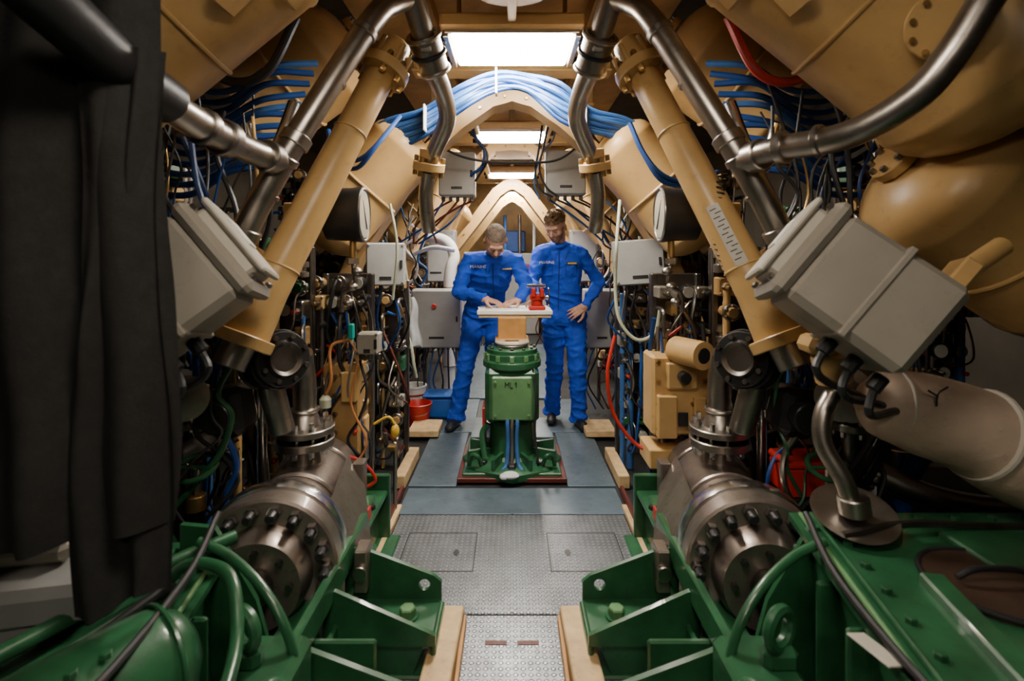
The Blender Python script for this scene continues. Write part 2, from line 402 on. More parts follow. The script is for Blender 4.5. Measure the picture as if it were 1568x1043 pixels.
rB,sB=person('worker_in_blue_coveralls',JB,((.355,4.26,1.685),(32,0,-28),HAIRB,True,True,1.04,(.39,4.34,1.54)),
   [((.20,4.045,1.12),(-.15,-.95,-.25),(0,-.1,1),1,.45),((.59,4.29,1.03),(-.85,-.25,-.45),(.1,-1,.3),-1,.5)],spB,(.39,4.335,1.55),{'L':(-.1,-1,0),'R':(.2,-1,0)})
details(rB,sB,.385,1.48,1.0,.285,1.385,.49,1.39)

# ---------------------------------------------------------------- room shell
def slab(name,c,size,m):
    b=MB(name); b.box(c,size,m,bev=0); return b.done()
slab('floor',(0,4.0,-.06),(6.0,13.2,.10),FLOORM)
slab('ceiling',(0,4.0,3.05),(6.0,13.2,.1),WALLM)
slab('wall_left',(-3.0,4.0,1.5),(.1,13.2,3.02),WALLM)
slab('wall_right',(3.0,4.0,1.5),(.1,13.2,3.02),WALLM)
slab('wall_back',(0,10.6,1.5),(5.9,.1,3.0),BEIGE_D)
slab('wall_front',(0,-2.6,1.5),(5.9,.1,3.0),WALLM)

b=MB('walkway_tread_plates')
ys=[-.6,.9,2.095]
for i in range(2): b.box((0,(ys[i]+ys[i+1])/2,0),(1.2,ys[i+1]-ys[i]-.01,.024),TREAD,bev=.003)
b.box((0,2.50,0),(1.24,.80,.024),TREAD,bev=.003)
b.box((0,3.075,0),(1.28,.325,.024),DECK,bev=.003)
for sx in (-1,1):
    x0,x1=.18*sx,.53*sx
    for (p,q) in (((x0,2.38),(x0,2.71)),((x1,2.38),(x1,2.71)),((x0,2.38),(x1,2.38)),((x0,2.71),(x1,2.71))):
        cx,cy=(p[0]+q[0])/2,(p[1]+q[1])/2
        b.box((cx,cy,.0122),(abs(p[0]-q[0])+.006,abs(p[1]-q[1])+.006,.002),BLACK,bev=0)
    b.box((.27*sx,2.53,.0125),(.018,.05,.003),BLACK,bev=0); b.cyl((.27*sx,2.53,.012),(.27*sx,2.53,.0142),.015,BLACK)
    b.box((.06*sx+.0,1.94,.0125),(.08,.02,.003),REDD,bev=0)
    b.box((.645*sx,2.55,.01),(.03,.9,.03),WOOD,bev=.003)
for y in (2.1,2.905): b.cyl((0,y+.01,.011),(0,y+.01,.016),.006,STEEL)
b.done()
b=MB('deck_plates')
for sx in (-1,1):
    b.box((.50*sx,3.76,0),(.30,.98,.024),DECK,bev=.003); b.box((.5*sx,4.76,0),(.36,.98,.024),DECK,bev=.003)
    for y in (3.4,3.75,4.1): b.cyl((.6*sx,y,.011),(.6*sx,y,.016),.007,STEEL); b.cyl((.4*sx,y,.011),(.4*sx,y,.016),.007,STEEL)
b.box((0,4.4,0),(.66,.5,.024),DECK,bev=.003)
b.box((0,6.9,0),(1.0,3.2,.024),DECK,bev=.003)
b.done()
for sx in (-1,1):
    b=MB('timber_plank'); b.box((.245*sx,1.78,.05),(.10,.52,.075),WOOD,rot=(0,0,2*sx),bev=.005)
    b.box((.185*sx,1.8,.028),(.014,.5,.03),CARD,bev=.002); b.done()
    b=MB('deck_edge_timber')
    b.box((.70*sx,3.5,.04),(.07,.5,.08),WOOD,bev=.005); b.box((.70*sx,4.25,.05),(.24,.3,.05),WOOD,bev=.005)
    b.box((.665*sx,3.0,.03),(.02,.35,.05),REDD,bev=.003); b.done()

# ---------------------------------------------------------------- ceiling lamps
def lamp(y,name='ceiling_lamp',em=LAMPE):
    b=MB(name)
    b.box((0,y,2.59),(.70,.50,.07),BEIGE,bev=.01)
    b.box((0,y,2.54),(.60,.40,.03),em,bev=.01)
    for sx in (-1,1):
        b.box((.325*sx,y,2.545),(.03,.42,.05),STEEL,bev=.004); b.cyl((.28*sx,y,2.62),(.28*sx,y,3.0),.012,BEIGE)
        for yy in (-.15,.15): b.box((.35*sx,y+yy,2.535),(.04,.03,.04),BLACKM,bev=.003)
    b.box((0,y-.21,2.555),(.66,.015,.035),STEEL,bev=.003)
    b.done()
for y in (-1.2,.55): lamp(y,em=LAMPD)
for y in (2.76,4.78,7.05,9.1): lamp(y)
b=MB('ceiling_girder')
for y in (2.3,3.45,4.2,5.6,6.4,7.8,8.6):
    b.box((0,y,2.72),(1.3,.08,.14),BEIGE,bev=.008); b.box((0,y,2.655),(1.3,.16,.015),BEIGE,bev=.004)
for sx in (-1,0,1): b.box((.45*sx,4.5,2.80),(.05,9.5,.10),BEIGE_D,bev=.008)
for y in (3.75,5.9,8.1):
    b.lathe([(.13,0),(.19,0),(.19,.05),(.13,.05)],(0,y,2.58),(0,0,1),BEIGE,24)
b.lathe([(.13,0),(.19,0),(.19,.05),(.13,.05)],(0,2.22,2.60),(0,0,1),BEIGE,24)
b.box((0,2.2,2.585),(.04,.6,.03),BEIGE)
for sx in (-1,1):
    b.box((.30*sx,3.95,2.50),(.05,.9,.06),BEIGE); b.box((.30*sx,6.0,2.50),(.05,1.1,.06),BEIGE)
    b.box((.42*sx,2.62,2.56),(.05,.5,.10),BEIGE); b.tube([(.50*sx,2.4,2.66),(.46*sx,2.7,2.62),(.42*sx,3.0,2.60)],.016,STEEL,10)
b.done()
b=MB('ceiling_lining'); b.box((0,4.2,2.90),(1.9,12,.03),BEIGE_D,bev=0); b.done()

# ---------------------------------------------------------------- frames / vessels by bay
def arch(y,t=.09,wd=.085,pr=None):
    b=MB('arched_frame_rib')
    pr=pr or [(1.42,0),(1.36,.6),(1.02,1.45),(.62,2.06),(.34,2.31),(.14,2.45),(0,2.49)]
    half=[]
    for i in range(len(pr)-1):
        for j in range(3):
            q=j/3; half.append((pr[i][0]*(1-q)+pr[i+1][0]*q,pr[i][1]*(1-q)+pr[i+1][1]*q))
    half.append(pr[-1]); path=[V((-x,y,z)) for x,z in half]+[V((x,y,z)) for x,z in reversed(half[:-1])]
    vs=[];fs=[];n=len(path)
    for i,p in enumerate(path):
        t_=(path[min(i+1,n-1)]-path[max(i-1,0)]).normalized(); nn=V((-t_.z,0,t_.x))
        for (a,c) in ((wd/2,-t),(wd/2,t),(-wd/2,t),(-wd/2,-t)): vs.append(p+nn*a+V((0,c,0)))
    for i in range(n-1):
        for k in range(4): fs.append((i*4+k,i*4+(k+1)%4,(i+1)*4+(k+1)%4,(i+1)*4+k))
    fs.append((3,2,1,0)); fs.append(((n-1)*4,(n-1)*4+1,(n-1)*4+2,(n-1)*4+3))
    b.add(vs,fs,BEIGE)
    for i in range(2,n-2,3):
        b.hexa(path[i]+V((0,-t,0)),(0,-1,0),.012,.014,BRASS)
    b.done()
arch(3.45)
arch(5.6,wd=.10,pr=[(1.42,0),(1.38,.8),(1.1,1.5),(.72,2.1),(.42,2.40),(.2,2.60),(0,2.62)])
VP=[(1.5,.6),(1.25,1.05),(.95,1.42),(.55,1.93),(.22,2.36),(.08,2.46),(0,2.48)]
arch(7.6,wd=.15,t=.14,pr=VP); arch(9.3,wd=.15,pr=VP)

def vessel(p,q,r,name='pressure_vessel',m=BEIGE):
    b=MB(name); p=V(p);q=V(q);L=(q-p).length
    pf=[(.01,-r*.55)]
    for k in range(1,7):
        a=k/7*math.pi/2; pf.append((r*math.sin(a),-r*.55*math.cos(a)))
    pf+=[(r,0),(r*1.015,.01),(r*1.015,.03),(r,.04),(r,L-.04),(r*1.015,L-.03),(r*1.015,L-.01),(r,L)]
    for k in range(6,0,-1):
        a=k/7*math.pi/2; pf.append((r*math.sin(a),L+r*.55*math.cos(a)))
    pf.append((.01,L+r*.55))
    b.lathe(pf,p,q-p,m,40)
    b.flange(p-(q-p).normalized()*(r*.55+.02),(q-p),r*.32,.04,BEIGE,8,.012,STEEL)
    d=(q-p).normalized(); b.flange(q+d*(r*.55+.01),d,r*.3,.04,BEIGE,8,.012,STEEL)
    b.ring(p.lerp(q,.5),d,r*1.0,.010,BEIGE,40,8)
    return b,d
for sx in (-1,1):
    for (p,q,r) in (((.98,1.85,2.72),(1.62,1.75,2.12),.40),((1.62,2.0,1.72),(2.1,2.0,1.40),.30),((.68,3.25,2.12),(1.12,3.2,1.62),.22),((1.05,3.0,2.62),(1.5,3.0,2.3),.3),((.66,5.3,2.10),(1.12,5.3,1.60),.22),((.72,7.0,2.06),(1.12,7.0,1.60),.22)):
        b,d=vessel((p[0]*sx,p[1],p[2]),(q[0]*sx,q[1],q[2]),r)
        if r==.40:
            P=V((p[0]*sx,p[1],p[2])); Q=V((q[0]*sx,q[1],q[2])); d=(Q-P).normalized()
            b.box(P.lerp(Q,.2)+V((-.25*sx,-.18,-.30)),(.03,.12,.18),BEIGE,rot=(0,-45*sx,0)); 
            b.box(P.lerp(Q,.35)+V((-.20*sx,-.30,-.16)),(.05,.03,.16),BLACKM,rot=(0,45*sx,0))
            # inspection port with bolted cover and a lifting lug facing the aisle
            n=V((-.45*sx,-.75,-.5)); n=(n-d*n.dot(d)).normalized(); c=P.lerp(Q,.72)+n*.39
            b.cyl(c,c+n*.04,.085,BEIGE,seg=28); b.flange(c+n*.045,n,.10,.02,BEIGE,10,.009,BRASS,.014)
            n2=V((-.75*sx,-.1,-.9)); n2=(n2-d*n2.dot(d)).normalized(); c=P.lerp(Q,.1)+n2*.41
            b.box(c,(.03,.14,.08),BEIGE,rot=(0,-42*sx,0)); b.cyl(c+V((0,-.05,0)),c+V((0,-.10,0)),.02,BLACKM)
        b.done()

def strut(sx,y,r=.068,label=False):
    b=MB('beige_support_strut')
    p=V((.60*sx,y+.25,2.25)); q=V((1.0*sx,y-.15,1.15)); d=(q-p).normalized()
    L=(q-p).length
    b.lathe([(r*.8,-.02),(r*1.0,0),(r,.25),(r*1.08,.6),(r*1.12,1.05),(r*1.3,1.2),(r*1.35,L)],p,q-p,BEIGE,28)
    b.ring(p+d*.30,d,r*1.02,.005,BEIGE,28); b.ring(p+d*.95,d,r*1.11,.005,BEIGE,28)
    b.cyl(q-d*.01,q+d*.035,.115,BEIGE,seg=28)
    b.flange(p-d*.04,d,.12,.05,BEIGE,8,.014,BRASS,.03)
    b.cyl(p-d*.2,p-d*.05,.07,BEIGE,r2=.085)
    for k in range(6):
        a=k*math.pi/3; o=rotmat(d)@V((math.cos(a)*.085,math.sin(a)*.085,0)); b.cyl(p-d*.17+o,p-d*.03+o,.013,BEIGE,seg=8)
    b.prism([p+d*.9+V((.06*sx,0,0)),q+V((.07*sx,0,.02)),q+V((.2*sx,0,.05)),p+d*.95+V((.12*sx,0,.1))],(0,1,0),.02,BEIGE)
    b.cyl(q+d*.03,q+d*.12,.06,STEEL)
    if label:
        c=p.lerp(q,.66); n=(V((0,0,1.45))-c); n=(n-d*n.dot(d)).normalized(); u=d.cross(n)
        M=Matrix((( u.x,n.x,d.x,0),(u.y,n.y,d.y,0),(u.z,n.z,d.z,0),(0,0,0,1))); M=Matrix.Translation(c+n*.0755)@M
        b.box((0,0,0),(.050,.004,.26),GREYL,M=M,bev=.001)
        for k in range(13): b.box((-.008 if k%2 else .004,.003,-.11+.018*k),(.026,.001,.004),BLACK,M=M,bev=0)
    b.done()
for sx in (-1,1):
    for y in (2.1,4.6,6.4): strut(sx,y,label=(sx>0 and y<3))

# ---------------------------------------------------------------- steel pipework
def collar(b,p,d,r,w,m=STEEL): 
    d=V(d).normalized(); b.cyl(V(p)-d*w/2,V(p)+d*w/2,r,m,seg=20)
for sx in (-1,1):
    b=MB('bent_steel_pipe')
    main=[(.43*sx,2.25,2.56),(.50*sx,2.18,2.50),(.57*sx,2.08,2.37),(.82*sx,1.9,1.82),(.98*sx,1.88,1.50),(1.06*sx,1.9,1.30)]
    b.tube(main,.046,STEEL,18)
    for i,(a,c) in enumerate(((2,3),(3,4))):
        pa,pc=V(main[a]),V(main[c]); collar(b,pa.lerp(pc,.45),pc-pa,.050,.02); collar(b,pa.lerp(pc,.9),pc-pa,.056,.045); collar(b,pa.lerp(pc,.06),pc-pa,.053,.03)
    b.done()
    b=MB('coupled_steel_pipe')
    pts=[(.44*sx,2.22,2.60),(.40*sx,2.32,2.45),(.375*sx,2.4,2.34),(.335*sx,2.55,2.24),(.33*sx,2.65,2.14),(.40*sx,2.75,2.02),(.445*sx,2.8,1.95)]
    b.tube(pts,[.05,.05,.05,.045,.044,.043,.045],STEEL,18)
    b.tube([(.445*sx,2.8,1.9),(.47*sx,2.85,1.78),(.47*sx,2.9,1.66),(.47*sx,2.95,1.6)],.040,STEEL,16)
    p=V((.395*sx,2.33,2.43)); q=V((.365*sx,2.44,2.32)); d=q-p
    b.cyl(p,q,.072,STEEL_D,seg=22); b.ring(p,d,.072,.012,STEEL); b.ring(p.lerp(q,.5),d,.074,.01,BLACKM); b.ring(q,d,.07,.012,STEEL)
    b.box(p.lerp(q,.5)+V((0,-.075,0)),(.05,.03,.05),STEEL,bev=.006)
    b.flange((.445*sx,2.8,1.93),(.1*sx,.15,-.6),.085,.045,BEIGE,6,.014,BRASS,.03)
    b.cyl((.44*sx,2.79,1.97),(.435*sx,2.78,2.02),.055,BEIGE)
    b.done()
b=MB('transverse_steel_pipe')
b.tube([(-.83,1.9,1.79),(-.87,1.72,1.80),(-.885,1.5,1.82),(-.90,1.3,1.86),(-.90,1.05,1.93),(-.95,.7,2.1)],.044,STEEL,18)
collar(b,(-.845,1.82,1.795),(-.1,-.9,.05),.056,.05); collar(b,(-.88,1.6,1.81),(-.05,-.9,.05),.058,.04); collar(b,(-.885,1.5,1.82),(-.05,-.9,.05),.054,.03)
b.tube([(-.895,1.36,1.85),(-.90,1.2,1.885),(-.905,.95,1.97),(-.95,.7,2.1)],.058,BLACK,16); b.done()
b=MB('transverse_steel_pipe')
b.tube([(.83,1.9,1.79),(.86,1.72,1.80),(.97,1.52,1.80),(1.07,1.40,1.87),(1.13,1.34,1.97),(1.20,1.3,2.12),(1.3,1.25,2.3)],.040,STEEL,18)
collar(b,(.845,1.8,1.795),(.2,-.9,.05),.054,.06); collar(b,(.875,1.69,1.80),(.5,-.8,.0),.054,.03); collar(b,(.93,1.58,1.80),(.5,-.8,.0),.048,.02); b.done()

for sx in (-1,1):
    b=MB('pressure_gauge'); c=V((.73*sx,2.4,1.64)); d=V((-.97*sx,.06,0)).normalized()
    b.lathe([(.10,-.12),(.118,-.11),(.122,.0),(.128,.035),(.128,.05),(.112,.052),(.110,.04)],c,d,BLACKM,36)
    b.cyl(c+d*.038,c+d*.053,.110,GLASS,seg=36); b.ring(c+d*.05,d,.119,.007,STEEL,36)
    b.box(c+d*.054,(.004,.004,.15),BLACK,rot=(30,0,0),bev=0)
    b.cyl(c-V((0,0,.12)),c-V((0,0,.2)),.016,BRASS); b.hexa(c-V((0,0,.2)),(0,0,-1),.028,.03,STEEL)
    b.tube([c-V((0,0,.22)),c-V((.01*sx,0,.32)),c-V((-.05*sx,-.02,.36)),c-V((-.06*sx,-.02,.45))],.011,STEEL,8)
    b.cyl(c-d*.06,c-d*.25,.03,BEIGE); b.box(c-d*.27,(.05,.1,.1),BEIGE)
    for k in range(3): b.ball(c+V((.02*sx*(k-1),-.01,-.26-.07*k)),(.026,.026,.02),STEEL,10,6)
    b.done()

def jbox(sx):
    b=MB('sensor_junction_box')
    C=V((1.03*sx,1.55,1.33)); 
    M=Matrix.Translation(C)@Euler((math.radians(-12),math.radians(38*sx),math.radians(-22*sx))).to_matrix().to_4x4()
    def bx(c,s_,m,bev=.01): b.box((c[0]*sx,c[1],c[2]),s_,m,bev=bev,M=M)
    bx((0,0,0),(.36,.26,.30),GREY,.022)
    bx((.0,-.002,0),(.02,.272,.312),GREY,.004)
    bx((-.20,0,0),(.05,.285,.325),GREY,.018); bx((-.235,-.01,.0),(.05,.20,.24),GREYL,.014)
    bx((-.265,-.01,0),(.02,.23,.275),GREYL,.008)
    bx((-.278,-.01,0.02),(.008,.08,.10),WHITE,.002)
    for y in (-.115,.115):
        for z in (-.13,.13): b.lathe([(.012,0),(.012,.012),(.008,.016)],M@V((-.224*sx,y,z)),M.to_3x3()@V((-1*sx,0,0)),STEEL,8)
    for i in range(3):
        b.cyl(M@V(((.02+.08*i)*sx,0,-.15)),M@V(((.02+.08*i)*sx,0,-.20)),.022,BLACKM,seg=10)
        b.tube([M@V(((.02+.08*i)*sx,0,-.19)),M@V(((.06+.08*i)*sx,.0,-.26)),C+V(((.20+.04*i)*sx,.2,-.42)),C+V(((.2+.05*i)*sx,.45,-.8))],.012,BLACK,8)
    b.box((.02*sx,0,.17),(.30,.05,.03),BEIGE,M=M)
    b.box((.17*sx,.05,.15),(.05,.1,.25),BEIGE,M=M)
    b.cyl(M@V((.17*sx,.05,.22)),M@V((.24*sx,.15,.42)),.03,BEIGE)
    b.done()
jbox(1); jbox(-1)

for sx in (-1,1):
    b=MB('flanged_hydraulic_cylinder')
    a=V((.84*sx,1.72,.37)); c=V((.98*sx,2.75,.35)); d=(c-a).normalized(); q=rotmat(d)
    b.lathe([(.10,-.02),(.145,-.03),(.16,.0),(.165,.06),(.235,.07),(.243,.08),(.243,.155),(.235,.165)],a,d,IRON,40)
    b.lathe([(.235,.167),(.248,.17),(.25,.19),(.25,.23),(.245,.245),(.2,.25)],a,d,CHROME,40)
    b.lathe([(.19,.25),(.20,.27),(.19,.34),(.175,.40),(.178,.95),(.15,1.03),(.05,1.06)],a,d,IRON,40)
    b.ring(a+d*.45,d,.178,.012,IRON,36); b.ring(a+d*.8,d,.178,.012,IRON,36)
    for k in range(18):
        an=2*math.pi*k/18; o=q@V((math.cos(an)*.208,math.sin(an)*.208,0))
        b.cyl(a+d*.0+o,a+d*.075+o,.016,BLACKM,seg=10); b.hexa(a+d*.07+o,-d,.024,.028,STEEL_D)
        b.hexa(a+d*.25+o,d,.02,.05,STEEL_D)
    for k in range(8):
        an=2*math.pi*k/8; o=q@V((math.cos(an)*.11,math.sin(an)*.11,0)); b.hexa(a-d*.02+o,-d,.013,.02,STEEL_D)
    b.cyl(a-d*.06,a-d*.02,.06,STEEL_D,seg=24)
    b.prism([a+d*.30+V((-.17*sx,0,.12)),a+d*.75+V((-.16*sx,0,.14)),a+d*.75+V((-.24*sx,0,.0)),a+d*.30+V((-.34*sx,0,-.12)),a+d*.28+V((-.24*sx,0,-.14))],(sx*-.5,0,1),.03,IRON)
    b.box(a+d*.28+V((-.31*sx,0,-.10)),(.05,.09,.16),IRON); b.box(a+d*.78+V((-.22*sx,0,.03)),(.05,.07,.18),IRON)
    b.cyl(a+d*.28+V((-.31*sx,-.06,-.1)),a+d*.28+V((-.31*sx,.06,-.1)),.03,STEEL)
    for t in (.4,.85):
        p=a+d*t; b.prism([p+V((-.18,0,-.05)),p+V((.18,0,-.05)),V((p.x+.22,p.y,.0)),V((p.x-.22,p.y,.0))],(0,1,0),.05,GREEN)
    s0=a+d*.68; s0=V((.93*sx,s0.y-.05,s0.z))
    b.cyl(s0+V((0,0,.12)),s0+V((0,0,.25)),.075,IRON,r2=.06,seg=24)
    z=.62
    b.flange((s0.x,s0.y,z),(0,0,1),.13,.035,STEEL,10,.013,CHROME,.03)
    b.flange((s0.x,s0.y,z+.055),(0,0,1),.13,.03,STEEL,10,.013,CHROME,.035)
    b.cyl((s0.x,s0.y,z+.06),(s0.x,s0.y,z+.13),.075,STEEL,r2=.055,seg=20)
    b.tube([(s0.x,s0.y,z+.1),(s0.x,s0.y,z+.25),(s0.x+.005*sx,s0.y-.01,z+.33),(s0.x+.0*sx,s0.y-.04,z+.40)],.05,STEEL,18)
    b.ring((s0.x,s0.y,z+.14),(0,0,1),.056,.01,STEEL)
    b.done()
    b=MB('black_butterfly_valve')
    p=V((.96*sx,2.12,1.03)); dd=V((-.75*sx,-.65,.15)).normalized()
    b.cyl(p-dd*.05,p+dd*.05,.12,BLACKM,seg=32); b.flange(p-dd*.06,dd,.125,.025,STEEL_D,8,.013,BLACKM,.02); b.flange(p+dd*.065,dd,.11,.025,BLACKM,8,.012,STEEL_D,.02)
    b.lathe([(.075,.08),(.065,.1),(.05,.085)],p,dd,STEEL_D,24)
    b.box(p+V((.15*sx,-.05,-.19)),(.14,.16,.19),BLACKM,rot=(0,8*sx,0),bev=.03); b.cyl(p+V((.15*sx,-.12,-.19)),p+V((.15*sx,-.18,-.19)),.06,BLACKM,seg=20)
    b.cyl(p+V((.2*sx,-.05,-.18)),p+V((.37*sx,-.05,-.18)),.065,GREY,seg=20); b.flange(p+V((.27*sx,-.05,-.18)),(1,0,0),.09,.03,STEEL,8,.01)
    b.cyl(p+V((.02*sx,0,-.1)),p+V((-.02*sx,0.02,-.3)),.05,STEEL,seg=18)
    b.tube([p+V((.1*sx,0,.05)),p+V((.16*sx,0,.1)),p+V((.2*sx,-.03,.02)),p+V((.22*sx,-.06,-.1))],.012,BLUEC,8)
    b.done()
    # auxiliary pump beside the valve (fills the gap under the junction box)
    b=MB('auxiliary_pump')
    c=V((1.30*sx,2.0,.92)); 
    b.lathe([(.03,-.20),(.07,-.19),(.085,-.15),(.085,.0),(.10,.01),(.10,.05),(.06,.06),(.055,.14),(.08,.15),(.08,.19),(.03,.2)],c,(-.7*sx,-.7,.1),STEEL,28)
    for k in range(8):
        a=k*math.pi/4; dd=V((-.7*sx,-.7,.1)).normalized(); o=rotmat(dd)@V((math.cos(a)*.088,math.sin(a)*.088,0)); b.hexa(c+o+dd*.05,dd,.010,.016,CHROME)
    b.cyl((c.x,c.y,0),(c.x,c.y,.86),.035,STEEL_D); b.flange((c.x,c.y,.80),(0,0,1),.07,.03,STEEL,6,.01)
    b.ring((1.18*sx,1.95,.66),(0,-.4,1),.07,.010,GREEN,24); b.cyl((1.18*sx,1.95,.66),(1.18*sx,1.95,.56),.012,STEEL); b.box((1.18*sx,1.95,.66),(.13,.014,.012),GREEN,bev=.003); b.cyl((1.18*sx,1.95,.50),(1.18*sx,1.95,.56),.035,BRASS)
    b.tube([(1.18*sx,1.95,.52),(1.19*sx,2.0,.3),(1.2*sx,2.05,.0)],.025,STEEL_D,12)
    b.done()

# ---------------------------------------------------------------- green cradles
def plate_with_hole(b,poly,hx,hz,hr,y,t,m):
    N=24; n=len(poly); ring=[];out=[]
    for k in range(N):
        a=2*math.pi*k/N; d=(math.cos(a),math.sin(a)); ring.append((hx+hr*d[0],hz+hr*d[1])); best=None
        for i in range(n):
            (x1,z1),(x2,z2)=poly[i],poly[(i+1)%n]; ex,ez=x2-x1,z2-z1; den=d[0]*ez-d[1]*ex
            if abs(den)<1e-9: continue
            t_=((x1-hx)*ez-(z1-hz)*ex)/den; u=((x1-hx)*d[1]-(z1-hz)*d[0])/den
            if t_>0 and -1e-6<=u<=1+1e-6 and (best is None or t_<best): best=t_
        out.append((hx+d[0]*best,hz+d[1]*best))
    for c in poly:
        k=min(range(N),key=lambda i:(out[i][0]-c[0])**2+(out[i][1]-c[1])**2); out[k]=c
    vs=[];fs=[]
    for yy in (y-t/2,y+t/2):
        for L in (ring,out):
            for (x,z) in L: vs.append((x,yy,z))
    for k in range(N):
        j=(k+1)%N
        fs.append((k,j,N+j,N+k)); fs.append((2*N+k,3*N+k,3*N+j,2*N+j)); fs.append((k,2*N+k,2*N+j,j)); fs.append((N+k,N+j,3*N+j,3*N+k))
    b.add(vs,fs,m)
for sx in (-1,1):
    b=MB('green_cradle_frame')
    b.box((.69*sx,1.95,.12),(.035,1.45,.24),GREEN); b.box((.69*sx,1.95,.25),(.12,1.45,.025),GREEN); b.box((.66*sx,1.95,.012),(.18,1.45,.024),GREEN)
    b.box((.70*sx,2.66,.17),(.16,.03,.34),GREEN); b.box((.69*sx,2.48,.27),(.06,.12,.04),GREEN)
    b.box((.60*sx,1.9,.10),(.02,.75,.20),GREEN)
    for y in (1.90,1.38):
        b.box((.45*sx,y,.125),(.36,.24,.022),GREEN); b.box((.27*sx,y,.06),(.02,.24,.12),GREEN); b.box((.45*sx,y,.012),(.38,.26,.02),GREEN)
        plate_with_hole(b,[(.64*sx,.33),(.58*sx,.33),(.30*sx,.225),(.27*sx,.20),(.27*sx,.13),(.64*sx,.13)],.335*sx,.19,.022,y+.11,.018,GREEN)
        b.prism([(.64*sx,y-.12,.31),(.60*sx,y-.12,.31),(.26*sx,y-.12,.16),(.26*sx,y-.12,.125),(.64*sx,y-.12,.125)],(0,1,0),.018,GREEN)
        b.prism([(.60*sx,y-.11,.12),(.30*sx,y-.11,.12),(.34*sx,y-.11,.02),(.60*sx,y-.11,.02)],(0,1,0),.014,GREEN)
        b.prism([(.45*sx,y-.11,.12),(.45*sx,y-.11,.02),(.45*sx,y+.1,.02),(.45*sx,y+.1,.12)],(1,0,0),.014,GREEN)
        b.cyl((.38*sx,y,.134),(.38*sx,y,.144),.040,GREEN,seg=20); b.hexa((.38*sx,y,.144),(0,0,1),.030,.03,GREEN_L)
        b.hexa((.54*sx,y,.134),(0,0,1),.020,.02,GREEN)
    for y in (1.62,): b.box((.52*sx,y,.14),(.2,.02,.24),GREEN); 
    b.box((.62*sx,1.75,.32),(.03,.9,.10),GREEN); b.box((.67*sx,2.2,.30),(.02,.3,.08),GREEN)
    for y in (2.15,2.3,2.45): b.hexa((.66*sx,y,.262),(0,0,1),.02,.02,BLACKM)
    b.box((.64*sx,2.33,.30),(.012,.05,.05),RED,bev=.001)
    b.done()
    b=MB('green_pump_casing')
    zt=.58 if sx>0 else .48
    foot=[(.95*sx,1.72),(.74*sx,.60),(2.1*sx,.60),(2.1*sx,1.72)]
    b.prism([(x,y,zt/2) for x,y in foot],(0,0,1),zt-.02,GREEN)
    b.prism([(.925*sx,1.75,zt),(.71*sx,.58,zt),(2.13*sx,.58,zt),(2.13*sx,1.75,zt)],(0,0,1),.02,GREEN)
    e0,e1=V((.93*sx,1.72,zt)),V((.72*sx,.62,zt))
    b.tube([e0+V((.02*sx,0,.02)),e1+V((.02*sx,0,.02))],.008,GREEN_L,8,sm=1)
    b.tube([e0+V((.055*sx,0,.02)),e1+V((.055*sx,0,.02))],.008,GREEN,8,sm=1)
    for k in range(10): b.hexa(e0.lerp(e1,(k+.5)/10)+V((.10*sx,0,.01)),(0,0,1),.014,.014,GREEN)
    for k in range(8): b.hexa((1.08*sx+.12*k*sx,1.70,zt+.01),(0,0,1),.014,.014,GREEN)
    for k in range(6):
        c=e0.lerp(e1,(k+.5)/6); b.box((c.x-.0*sx,c.y,zt/2),(.07,.02,zt-.06),GREEN)
    b.prism([(1.35*sx,1.0,zt+.012),(1.30*sx,.65,zt+.012),(1.9*sx,.65,zt+.012),(1.9*sx,1.0,zt+.012)],(0,0,1),.02,GREEN)
    if sx>0:
        b.cyl((1.25,1.35,.588),(1.25,1.35,.604),.16,LIDB,seg=36); b.ring((1.25,1.35,.604),(0,0,1),.16,.007,BLACKM,36); b.tube([(1.15,1.35,.62),(1.2,1.35,.64),(1.3,1.35,.64),(1.35,1.35,.62)],.008,BLACKM)
        b.box((1.06,1.16,.60),(.06,.45,.03),GREEN,rot=(0,0,-12)); b.box((1.5,1.5,.60),(.4,.2,.03),GREEN)
        b.tube([(.98,1.55,.62),(1.2,1.58,.64),(1.5,1.6,.62),(1.9,1.6,.62)],.012,STEEL_D,8)
    else:
        b.lathe([(.02,0),(.06,.008),(.095,.03),(.12,.07),(.125,.10),(.125,.36),(.11,.38)],(-.78,1.28,.50),(-.5,-.75,.0),GREEN,32)
        b.ring((-.82,1.22,.50),(-.5,-.75,0),.126,.006,GREEN,32,6)
        for k in range(4): b.hexa((-.84-.03*k,1.08-.05*k,.62),(0,0,1),.012,.012,GREEN)
        b.box((-.9,1.15,.40),(.16,.30,.08),GREEN,rot=(0,0,-30))
        b.tube([(-1.35,.85,.55),(-1.15,1.15,.56),(-.98,1.45,.58),(-.86,1.62,.58)],.020,GREEN,12)
        b.tube([(-1.25,.80,.52),(-1.05,1.15,.52),(-.92,1.42,.56)],.014,BLACK,10)
        b.tube([(-.98,1.40,.50),(-.90,1.42,.60),(-.80,1.40,.62),(-.72,1.35,.60),(-.66,1.25,.52),(-.62,1.1,.48)],.016,GREEN,12)
        b.box((-1.15,1.5,.53),(.3,.06,.08),GREEN,rot=(0,0,20)); b.lathe([(.05,0),(.05,.05),(.03,.08)],(-1.12,1.42,.49),(0,0,1),GREEN,20)
        b.box((-1.06,1.25,.50),(.03,.5,.05),GREEN,rot=(0,0,-22))
    b.prism([(.70*sx,1.62,.06),(.78*sx,1.60,.40),(.93*sx,1.64,.60),(1.05*sx,1.66,.60),(1.05*sx,1.66,.06)],(.1*sx,1,0),.02,GREEN)
    b.ring((.68*sx,1.33,.50),(.5*sx,-.8,0),.045,.016,GREEN,28); b.box((.68*sx,1.33,.43),(.09,.05,.06),GREEN,bev=.015)
